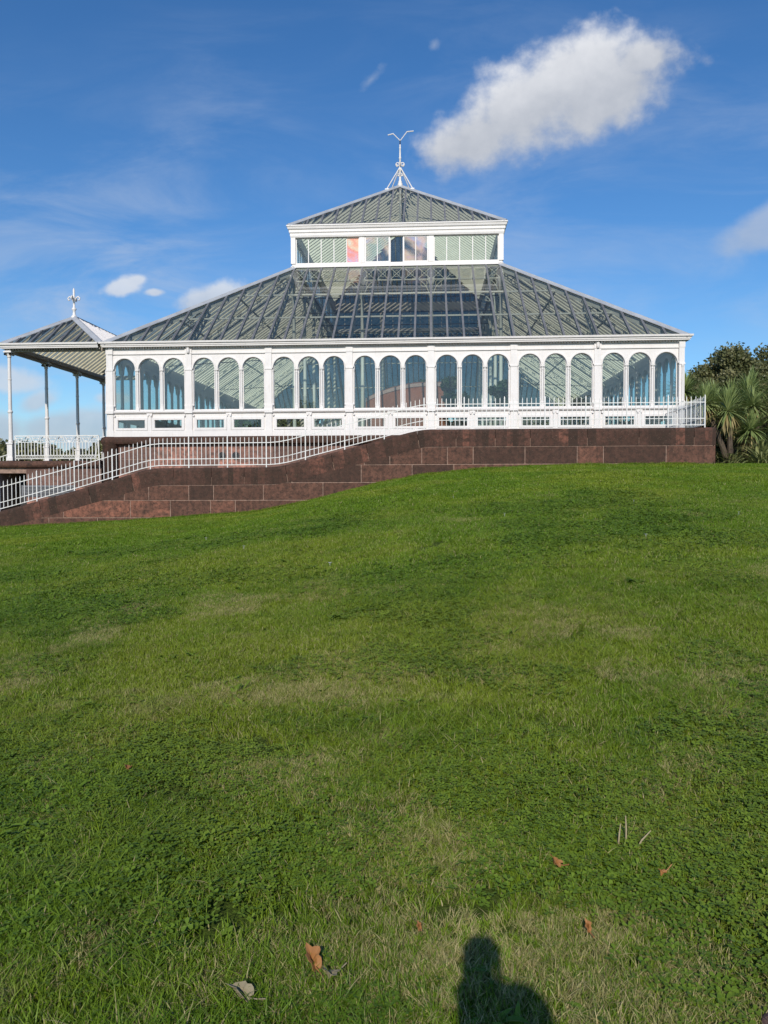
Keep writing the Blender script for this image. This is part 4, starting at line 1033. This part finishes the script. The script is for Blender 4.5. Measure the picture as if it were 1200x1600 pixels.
cordyline(23.95, 3.2, [(23.75, 3.1, 2.85, .95), (23.0, 3.6, 3.15, .8)], 'spiky green palm nearest the end of the sandstone wall, one big fan of leaves')
cordyline(25.4, 3.6, [(24.75, 3.4, 2.1, .8), (25.1, 4.1, 3.1, .8)], 'spiky palm with a lower leaf head, second from the wall end')
cordyline(26.2, 3.4, [(25.9, 3.4, 2.75, .9), (26.7, 4.0, 3.2, .8)], 'spiky palm at the photo edge with drooping leaves')
cordyline(23.4, 6.6, [(23.1, 6.5, 4.0, .9), (24.3, 6.8, 3.7, .8)], 'spiky palm standing behind the end of the white railing')
cordyline(26.0, 6.6, [(25.9, 6.4, 4.1, .85), (26.9, 6.2, 3.9, .85), (25.0, 6.2, 3.6, .85)], 'tall three-headed spiky palm behind the lower ones')
cordyline(24.6, 5.2, [(24.5, 5.0, 2.5, .85), (24.0, 5.4, 3.45, .8), (25.3, 5.2, 3.6, .85)], 'three-headed spiky palm filling the middle of the palm group')
cordyline(27.2, 5.0, [(27.0, 4.8, 3.3, .85), (27.6, 5.2, 2.6, .85), (26.6, 5.0, 2.3, .8)], 'spiky palm cut by the edge of the photo, behind the flax')
def flax(x, y, label, n=90, L_=1.3, s=1.0):
    z = float(H(x, y)); o = MB()
    for k_ in range(n):
        az = random.uniform(0, 2*math.pi); el = random.uniform(.6, 1.4)
        sword(o, (x+random.uniform(-.12, .12)*s, y+random.uniform(-.12, .12)*s, z-.02), (math.cos(az)*math.cos(el), math.sin(az)*math.cos(el), math.sin(el)), L_*1.35*random.uniform(.6, 1.1), .07, random.uniform(1.0, 2.2), 0, 8)
    q = o.build('flax_plant', M_flax, at=(x, y, z)); tag(q, label, 'plant', 'arching flax plants at the foot of the palms')
flax(24.55, 1.9, 'pale arching flax plant nearest the foot of the sandstone wall', 80, 1.15)
flax(25.35, 1.7, 'arching flax plant in the middle at the lawn edge', 90, 1.25)
flax(26.2, 1.9, 'tall flax plant at the photo edge', 100, 1.45)
flax(25.0, 2.8, 'flax plant behind the front row, under the palm heads', 90, 1.5)
flax(23.9, 3.0, 'small flax plant in the shade right beside the wall', 50, .9)
G5 = 'indoor plants'
for i, (x, y, z, s_, lab) in enumerate(((12.9, 3.6, 3.6, .7, 'leafy plant hanging behind the arches right of the middle'), (14.9, 4.6, 3.9, .6, 'leafy plant inside the fifth bay'), (4.2, 3.2, 2.3, .6, 'low leafy plant inside the second bay'), (11.4, 9.5, 4.3, .9, 'leafy indoor tree behind the brown canopy'))):
    o = empty('indoor_plant', (x, y, ZF), lab, 'plant', G5); P, _ = crown_pts((x, y, z), (s_, s_, s_*1.1), 2600, 14, seed=80+i)
    leaves_mesh('foliage', P, 1, .09, M_in, o, at=(x, y, ZF)); m = MB(); m.lathe([(.22, 0), (.30, .45), (.32, .5), (.28, .5)], (x, y, ZF), 14); m.tube([(x, y, ZF+.4), (x+.03, y, z)], .03, 6); m.build('pot_and_stem', M_bark, o)

# ------------------------------------------------------------------ grass
LIB = bpy.data.collections.new('turf_tiles')
def blades(name, size, n, hgt, wid, mat, seed, dry=.06, lean=.55):
    r_ = np.random.default_rng(seed)
    # blades come in small tufts
    nt = n//7; tx = r_.uniform(-size/2, size/2, (nt, 2)); idx = r_.integers(0, nt, n)
    base = tx[idx]+r_.normal(0, .012*size/.5, (n, 2))
    az = r_.uniform(0, 2*np.pi, nt)[idx]+r_.normal(0, .9, n); ln = np.abs(r_.normal(lean, .28, n)); h = hgt*r_.uniform(.5, 1.25, n)*r_.uniform(.7, 1.2, nt)[idx]
    d = np.stack([np.cos(az), np.sin(az)], 1); fa = az+r_.uniform(-1.2, 1.2, n)+np.pi/2; s_ = np.stack([np.cos(fa), np.sin(fa)], 1)
    w_ = wid*r_.uniform(.6, 1.3, n)
    V = np.zeros((n, 7, 3))
    for k_, (t, wf) in enumerate(((0, .9), (.38, 1.0), (.74, .7), (1.0, 0))):
        c = base+d*(h*ln*t**1.7*1.1)[:, None]; z = h*(t-.28*ln*t*t)
        if k_ < 3:
            V[:, 2*k_, :2] = c-s_*(w_*wf/2)[:, None]; V[:, 2*k_+1, :2] = c+s_*(w_*wf/2)[:, None]; V[:, 2*k_, 2] = z; V[:, 2*k_+1, 2] = z
        else: V[:, 6, :2] = c; V[:, 6, 2] = z
    loops = np.array([0, 1, 3, 2, 2, 3, 5, 4, 4, 5, 6]); L_ = (np.arange(n)[:, None]*7+loops).ravel()
    me = bpy.data.meshes.new(name); me.vertices.add(7*n); me.vertices.foreach_set('co', V.ravel()); me.loops.add(11*n); me.loops.foreach_set('vertex_index', L_)
    st = (np.arange(n)[:, None]*11+np.array([0, 4, 8])).ravel(); me.polygons.add(3*n); me.polygons.foreach_set('loop_start', st)
    at = me.attributes.new('dry', 'FLOAT', 'POINT'); dv = (r_.random(n) < dry).astype(float)*r_.uniform(.5, 1, n); at.data.foreach_set('value', np.repeat(dv, 7))
    me.update(); me.validate(); me.materials.append(mat); o = bpy.data.objects.new(name, me); LIB.objects.link(o); return o
def clovers(name, size, n, seed, rad=.010, hgt=.045):
    r_ = np.random.default_rng(seed); m = MB()
    nc = max(3, n//30); cc = r_.uniform(-size/2, size/2, (nc, 2))
    for k_ in range(n):
        c2 = cc[r_.integers(0, nc)]+r_.normal(0, .055*size/.5, 2); z = hgt*r_.uniform(.5, 1.1); a0 = r_.uniform(0, 6.28); R_ = rad*r_.uniform(.7, 1.3)
        tl = r_.normal(0, .25, 2)
        for j in range(3):
            a = a0+j*2.094; vs = [(c2[0], c2[1], z)]
            for q, rr in ((-.55, .75), (-.42, 1.5), (0, 1.75), (.42, 1.5), (.55, .75)):
                x_, y_ = R_*rr*math.cos(a+q), R_*rr*math.sin(a+q); vs.append((c2[0]+x_, c2[1]+y_, z+x_*tl[0]+y_*tl[1]+.15*R_))
            m.add(vs, [(0, 1, 2, 3), (0, 3, 4, 5)])
    me = bpy.data.meshes.new(name); me.from_pydata(m.v, [], m.f); me.materials.append(M_clover); o = bpy.data.objects.new(name, me); LIB.objects.link(o); return o
def weeds(name, size, n, seed):
    r_ = random.Random(seed); m = MB()
    for k_ in range(n):
        c = (r_.uniform(-size/2, size/2), r_.uniform(-size/2, size/2), .01)
        for j in range(r_.randint(5, 9)):
            az = r_.uniform(0, 6.28); el = r_.uniform(.25, .9); sword(m, c, (math.cos(az)*math.cos(el), math.sin(az)*math.cos(el), math.sin(el)), r_.uniform(.06, .12), r_.uniform(.014, .026), r_.uniform(.6, 1.4), 0, 4)
    me = bpy.data.meshes.new(name); me.from_pydata(m.v, [], m.f); me.materials.append(M_clover); o = bpy.data.objects.new(name, me); LIB.objects.link(o); return o
T = []
def reg(kind, o): T.append(o.name); KINDS.setdefault(kind, []).append(len(T)-1)
KINDS = {}
for i in range(4): reg('n_g', blades('tile_%02d' % len(T), .5, 2800, .043, .0034, M_grass, 100+i, .13))
for i in range(2): reg('n_s', blades('tile_%02d' % len(T), .42, 1700, .042, .0024, M_straw, 120+i, 0, .7))
for i in range(3): reg('n_c', clovers('tile_%02d' % len(T), .5, 560, 140+i, .0085, .040))
for i in range(2): reg('n_w', weeds('tile_%02d' % len(T), .5, 5, 150+i))
for i in range(2): reg('n_l', blades('tile_%02d' % len(T), .42, 800, .078, .0034, M_grass, 160+i, .05, .8))
for i in range(3): reg('m_g', blades('tile_%02d' % len(T), .8, 3000, .048, .0060, M_grass, 180+i, .09))
for i in range(2): reg('m_c', clovers('tile_%02d' % len(T), .8, 900, 190+i, .0125, .040))
for i in range(3): reg('f_g', blades('tile_%02d' % len(T), 1.2, 3600, .055, .010, M_grass, 200+i, .03))
from mathutils import noise as mn
def nz(x, y, s, o=0): return mn.noise(Vector((x*s+o, y*s-o, o*.7)))
pts, ids, rots, scs = [], [], [], []
def put(x, y, kind, sc=1.0, dz=0.0):
    pts.append((x, y, float(H(x, y))+dz)); ids.append(random.choice(KINDS[kind])); nv = Vector((-(float(H(x+.4, y))-float(H(x-.4, y)))/.8, -(float(H(x, y+.4))-float(H(x, y-.4)))/.8, 1)).normalized(); rots.append(tuple((nv.to_track_quat('Z', 'Y').to_matrix() @ Matrix.Rotation(random.uniform(0, 6.283), 3, 'Z')).to_euler())); scs.append((sc, sc, sc*random.uniform(.85, 1.15)))
cdir = Vector((math.sin(YAW), math.cos(YAW))); crt = Vector((math.cos(YAW), -math.sin(YAW)))
def field(d0, d1, step, fn, pad=5.5, slope_=.60):
    d = d0
    while d < d1:
        hw_ = d*slope_+pad; u = -hw_
        while u < hw_:
            x = CAMX+cdir.x*d+crt.x*u+random.uniform(-.5, .5)*step; y = CAMY+cdir.y*d+crt.y*u+random.uniform(-.5, .5)*step
            if (y < WY-.12 or x > 21.0) and (y < 4.5): fn(x, y)
            u += step
        d += step
DRY = [(11.69, -25.46, 0.28), (11.31, -24.85, 0.30), (12.82, -26.15, 0.25), (13.21, -25.85, 0.25), (12.07, -26.49, 0.20), (12.14, -26.92, 0.18), (11.55, -26.91, 0.16), (10.79, -27.20, 0.25), (12.79, -27.28, 0.20), (12.34, -27.18, 0.20), (11.31, -27.21, 0.20), (11.83, -24.43, 0.30), (11.52, -24.65, 0.30), (10.55, -24.87, 0.35), (10.44, -26.17, 0.22), (12.69, -27.03, 0.16), (12.74, -25.79, 0.20), (11.28, -25.93, 0.20), (12.57, -23.41, 0.40), (11.82, -21.97, 0.60), (9.86, -21.93, 0.50), (11.75, -27.26, 0.20), (12.71, -26.50, 0.20)]
def near(x, y):
    c = nz(x, y, .55, 3)+.5*nz(x, y, 1.7, 8); s_ = nz(x, y, .9, 21)+.6*nz(x, y, 2.6, 33)
    dd = math.hypot(x-CAMX, y-CAMY); s_ += .26*max(0, 1-dd/4.2)+sum(.62*math.exp(-((x-a)**2+(y-b)**2)/(r_*r_)) for a, b, r_ in DRY)
    put(x, y, 'n_g', random.uniform(.8, 1.1))
    if c+random.uniform(-.18, .18) > .14 and s_ < .42: put(x, y, 'n_c', random.uniform(.8, 1.2))
    if s_+random.uniform(-.14, .14) > .22: put(x, y, 'n_s', random.uniform(.7, 1.0), .006)
    if s_ > .62: put(x+.12, y+.1, 'n_s', .8, .008)
    if random.random() < .10: put(x, y, 'n_w', random.uniform(.7, 1.2))
    if nz(x, y, 1.1, 55) > .12: put(x, y, 'n_l', random.uniform(.7, 1.05))
def mid(x, y):
    c = nz(x, y, .55, 3)+.5*nz(x, y, 1.7, 8)
    put(x, y, 'm_g', random.uniform(.8, 1.1))
    if c+random.uniform(-.30, .30) > .20: put(x, y, 'm_c', random.uniform(.9, 1.2), -.006)
    if nz(x, y, .9, 21)+nz(x, y, 2.3, 5)*.7 > .72: put(x, y, 'n_s', 1.0)
    if random.random() < .05: put(x, y, 'n_w', random.uniform(.9, 1.6), .01)
def farf(x, y): put(x, y, 'f_g', random.uniform(.8, 1.15) if y < -6 else random.uniform(1.0, 1.3))
field(-1.6, 8.5, .31, near); field(8.2, 15.2, .48, mid); field(14.8, 34.5, .80, farf, 7)
for i in range(420):                        # longer fringe of grass against the wall
    x = random.uniform(-4, 20.7); put(x, WY-.17-random.uniform(0, .15), 'n_l', random.uniform(.6, 1.5))
me = bpy.data.meshes.new('grass'); me.vertices.add(len(pts)); me.vertices.foreach_set('co', np.array(pts, float).ravel())
me.attributes.new('tile', 'INT', 'POINT').data.foreach_set('value', ids)
me.attributes.new('turn', 'FLOAT_VECTOR', 'POINT').data.foreach_set('vector', np.array(rots, float).ravel())
me.attributes.new('size', 'FLOAT_VECTOR', 'POINT').data.foreach_set('vector', np.array(scs, float).ravel())
go = bpy.data.objects.new('grass', me); COL.objects.link(go)
tag(go, 'short mown green grass with clover and dry patches covering the sloping lawn', 'grass', kind='stuff')
ng = bpy.data.node_groups.new('scatter', 'GeometryNodeTree')
ng.interface.new_socket('Geometry', in_out='INPUT', socket_type='NodeSocketGeometry'); ng.interface.new_socket('Geometry', in_out='OUTPUT', socket_type='NodeSocketGeometry')
n_ = ng.nodes; l_ = ng.links
gi = n_.new('NodeGroupInput'); gz = n_.new('NodeGroupOutput'); iop = n_.new('GeometryNodeInstanceOnPoints'); ci_ = n_.new('GeometryNodeCollectionInfo')
ci_.inputs['Collection'].default_value = LIB; ci_.inputs['Separate Children'].default_value = True; ci_.inputs['Reset Children'].default_value = True
iop.inputs['Pick Instance'].default_value = True
def attr(nm, ty):
    a = n_.new('GeometryNodeInputNamedAttribute'); a.data_type = ty; a.inputs['Name'].default_value = nm; return a.outputs['Attribute']
l_.new(gi.outputs[0], iop.inputs['Points']); l_.new(ci_.outputs[0], iop.inputs['Instance']); l_.new(attr('tile', 'INT'), iop.inputs['Instance Index'])
l_.new(attr('turn', 'FLOAT_VECTOR'), iop.inputs['Rotation']); l_.new(attr('size', 'FLOAT_VECTOR'), iop.inputs['Scale']); l_.new(iop.outputs[0], gz.inputs[0])
md = go.modifiers.new('scatter', 'NODES'); md.node_group = ng

# ------------------------------------------------------------------ small things on the lawn
def dead_leaf(x, y, s, mat, label, seed, rz=0, tilt=.5, lobes=5):
    r_ = random.Random(seed); z = float(H(x, y))+.052; m = MB(); n = 26; rim = []
    for i in range(n):
        a = 2*math.pi*i/n; rr = s*(.62+.38*abs(math.sin(a*lobes/2)))*(1.25 if abs(a-math.pi/2) < .5 else 1)*r_.uniform(.85, 1.1)
        x_, y_ = rr*math.cos(a)*.62, rr*math.sin(a)
        rim.append(Vector((x_, y_, .35*abs(x_)+.25*s*math.sin(a*2+seed))))
    inner = [v*.5+Vector((0, 0, -.06*s)) for v in rim]; vs = [Vector((0, 0, -.02))]+inner+rim
    M_ = Matrix.Rotation(rz, 3, 'Z') @ Matrix.Rotation(tilt, 3, 'X')
    vs = [M_ @ v for v in vs]
    fs = [(0, 1+i, 1+(i+1) % n) for i in range(n)]+[(1+i, 1+n+i, 1+n+(i+1) % n, 1+(i+1) % n) for i in range(n)]
    m.add([v+Vector((x, y, z)) for v in vs], fs)
    st = [M_ @ Vector((0, -s*.6, 0)), M_ @ Vector((.1*s, -s*1.1, .01)), M_ @ Vector((.05*s, -s*1.6, .03))]
    m.tube([v+Vector((x, y, z)) for v in st], .0022, 5)
    o = m.build('fallen_leaf', mat, at=(x, y, z)); so_ = o.modifiers.new('s', 'SOLIDIFY'); so_.thickness = .0012
    tag(o, label, 'leaf'); return o
dead_leaf(11.61, -27.17, .043, M_leaf, 'biggest orange fallen leaf, curled, on the grass near the bottom edge', 1, .5, .6)
dead_leaf(11.67, -27.23, .034, M_leaf2, 'olive brown fallen leaf lying against the big orange leaf', 5, 2.4, .5)
dead_leaf(11.43, -27.31, .044, M_leaf2, 'pale brown torn leaf at the very bottom of the lawn', 2, 1.2, .4)
dead_leaf(12.40, -26.66, .026, M_leaf, 'small orange leaf on the grass above the shadow', 3, .8, .5)
dead_leaf(12.75, -26.72, .017, M_leaf, 'tiny reddish leaf out towards the dry stalks', 4, 1.8, .3)
dead_leaf(12.44, -27.02, .020, M_leaf, 'small brown leaf between the shadow and the dry stalks', 7, .2, 1.0)
dead_leaf(11.92, -27.02, .015, M_leaf, 'tiny brown leaf just left of the top of the shadow', 8, .2, .7)
dead_leaf(10.51, -25.77, .020, M_leaf, 'small orange leaf alone in the clover, far out on the porch side', 9, .9, .4)
m = MB()
for q in ((12.65, -26.5, 0.1, 0.01, 0.07), (12.685, -26.48, 0.12, 0, 0.02), (12.71, -26.51, 0.08, 0.05, 0.03), (12.63, -26.54, 0.02, -0.08, 0.01)):
    z = float(H(q[0], q[1])); m.tube([(q[0], q[1], z), (q[0]+q[3]*.5, q[1], z+q[2]*.6), (q[0]+q[3]*1.2, q[1]+.01, z+q[2])], [.004, .0035, .002], 5)
tag(m.build('dry_stalks', M_twig, at=(12.67, -26.50, float(H(12.67, -26.50)))), 'cluster of short dry plant stalks sticking up from the lawn', 'stalks')
DG = 'little white daisies scattered over the lawn'
for i, (x, y) in enumerate(((9.3, -18.2), (14.6, -19.5), (16.5, -17.4), (10.8, -20.3), (15.3, -16.1), (17.9, -19.0), (8.1, -15.9), (13.1, -17.1), (16.0, -21.4), (12.4, -14.2))):
    z = float(H(x, y)); m = MB(); m.tube([(x, y, z), (x, y, z+.07)], .002, 4)
    for k_ in range(10):
        a = k_*.628; c, s_ = math.cos(a), math.sin(a); m.add([(x, y, z+.07), (x+.02*math.cos(a-.25), y+.02*math.sin(a-.25), z+.074), (x+.026*c, y+.026*s_, z+.074), (x+.02*math.cos(a+.25), y+.02*math.sin(a+.25), z+.074)], [(0, 1, 2, 3)])
    tag(m.build('daisy', M_daisy, at=(x, y, z)), 'one of the tiny white daisies dotted in the mown grass', 'daisy', DG)
z = float(H(12.9, -27.38)); m = MB(); m.lathe([(.02, -.02), (.10, .0), (.11, .03), (.07, .06), (.01, .065)], (12.92, -27.40, z), 11)
tag(m.build('stone', M_stone2, at=(12.92, -27.40, z), bevel=.01), 'grey brown stone at the bottom right corner of the lawn', 'stone')

# ------------------------------------------------------------------ the photographer, whose shadow falls on the lawn
def skin_chain(name, verts, edges, radii, mat, par, root=0, sub=2):
    me = bpy.data.meshes.new(name); org = wloc(par); me.from_pydata([tuple(Vector(v)-org) for v in verts], edges, []); me.materials.append(mat)
    o = bpy.data.objects.new(name, me); COL.objects.link(o); o.parent = par
    sk = o.modifiers.new('skin', 'SKIN'); sk.use_smooth_shade = True
    for i, r_ in enumerate(radii): me.skin_vertices[0].data[i].radius = r_ if isinstance(r_, tuple) else (r_, r_)
    me.skin_vertices[0].data[root].use_root = True
    sb = o.modifiers.new('sub', 'SUBSURF'); sb.levels = sub; sb.render_levels = sub; return o
M_coat = paint('navy_coat', (0.02, 0.025, 0.045), (0.03, 0.035, 0.055), 0.8); M_skin = paint('skin', (0.55, 0.36, 0.27), (0.50, 0.32, 0.24), 0.5); M_jean = paint('denim', (0.04, 0.06, 0.11), (0.05, 0.08, 0.14), 0.8); M_hair = paint('brown_hair', (0.06, 0.035, 0.02), (0.08, 0.05, 0.03), 0.6); M_phone = paint('black_phone', (0.01, 0.01, 0.012), (0.015, 0.015, 0.018), 0.2)
cx0, cy0 = CAMX, CAMY; back = Vector((-cdir.x, -cdir.y, 0))
def PP(rx, bk, z): return Vector((cx0+crt.x*rx+back.x*bk, cy0+crt.y*rx+back.y*bk, z))
gz0 = float(H(cx0, cy0-.4)); per = empty('person', PP(.05, .40, gz0), 'photographer in a navy coat, seen in the photo only as the shadow on the lawn', 'person')
V = [PP(.05, .42, -.62), PP(.05, .42, -.40), PP(.05, .41, -.20), PP(.05, .40, -.115), PP(.055, .38, -.05), PP(.055, .37, .02),      # pelvis .. head
     PP(-.05, .42, -.66), PP(-.06, .38, -1.10), PP(-.07, .43, -1.50), PP(-.07, .32, -1.575),                                        # left leg
     PP(.15, .42, -.66), PP(.16, .39, -1.10), PP(.17, .44, -1.50), PP(.17, .33, -1.575),
     PP(-.13, .41, -.22), PP(-.045, .29, -.36), PP(-.018, .085, -.17), PP(-.050, .035, -.085),                                      # left arm to hand
     PP(.17, .40, -.21), PP(.09, .28, -.38), PP(.026, .085, -.17), PP(.050, .035, -.085)]
Ed = [(0,1),(1,2),(2,3),(3,4),(4,5),(0,6),(6,7),(7,8),(8,9),(0,10),(10,11),(11,12),(12,13),(2,14),(14,15),(15,16),(16,17),(2,18),(18,19),(19,20),(20,21)]
Rr = [(.14,.11),(.125,.10),(.105,.09),.05,.082,.070, .085,.06,.04,.04, .085,.06,.04,.04, 0.062,.074,.058,.034, .058,.060,.050,.034]
skin_chain('body', V, Ed, Rr, M_skin, per)
def scaled(idx, f, name, mat):
    vs = [V[i] for i in idx]; mp = {i: k_ for k_, i in enumerate(idx)}; ed = [(mp[a], mp[b]) for a, b in Ed if a in mp and b in mp]
    rr = [tuple(c*f for c in Rr[i]) if isinstance(Rr[i], tuple) else Rr[i]*f for i in idx]; skin_chain(name, vs, ed, rr, mat, per)
scaled([0, 1, 2, 14, 15, 16, 18, 19, 20], 1.14, 'coat', M_coat); scaled([0, 6, 7, 8, 10, 11, 12], 1.16, 'trousers', M_jean)
m = MB(); hc = PP(.055, .385, .005); nn_ = 14
for i in range(9): pass
m.lathe([(.03, -.10), (.088, -.06), (.096, -.01), (.088, .04), (.06, .075), (.02, .088)], tuple(hc+back*.012), 14); m.build('hair', M_hair, per, True)
m = MB(); fc = PP(.055, .285, -.035); m.lathe([(.004, .03), (.012, .0), (.014, -.012), (.004, -.02)], tuple(fc+back*.004), 8)
for s_ in (-1, 1): m.lathe([(.004, -.022), (.016, -.008), (.018, .01), (.006, .026)], tuple(PP(.055+s_*.084, .38, -.02)), 8)
m.build('face_features', M_skin, per, True)
for s_ in (-1, 1):
    hb = PP(s_*.050, .035, -.085)
    for f in range(4):                      # four fingers wrapped round the phone's edge, thumb on its screen side
        z = -.070+.019*f; q = [hb+Vector((0, 0, .01*f-.01)), PP(s_*.050, .022, z), PP(s_*.047, .002+.004, z+.004), PP(s_*.030, .004, z+.006)]
        skin_chain('finger', q, [(0, 1), (1, 2), (2, 3)], [.010, .0090, .0080, .0070], M_skin, per, 0, 1)
    q = [hb, PP(s_*.048, .040, -.045), PP(s_*.036, .034, -.015), PP(s_*.024, .030, .004)]
    skin_chain('thumb', q, [(0, 1), (1, 2), (2, 3)], [.012, .011, .010, .008], M_skin, per, 0, 1)
ph = MB(); c0 = PP(0, .012, 0); a_, b_ = crt*.0375, back*.008
def ring_(bk): return [PP(sx, bk, sz) for sx, sz in ((-.032, -.135), (.032, -.135), (.0375, -.128), (.0375, .018), (.032, .024), (-.032, .024), (-.0375, .018), (-.0375, -.128))]
ph.hexa(ring_(.012), ring_(.021)); tag(ph.build('phone', M_phone, at=PP(0, .016, -.13)), 'black phone held upright in the photographer\'s hands', 'phone')
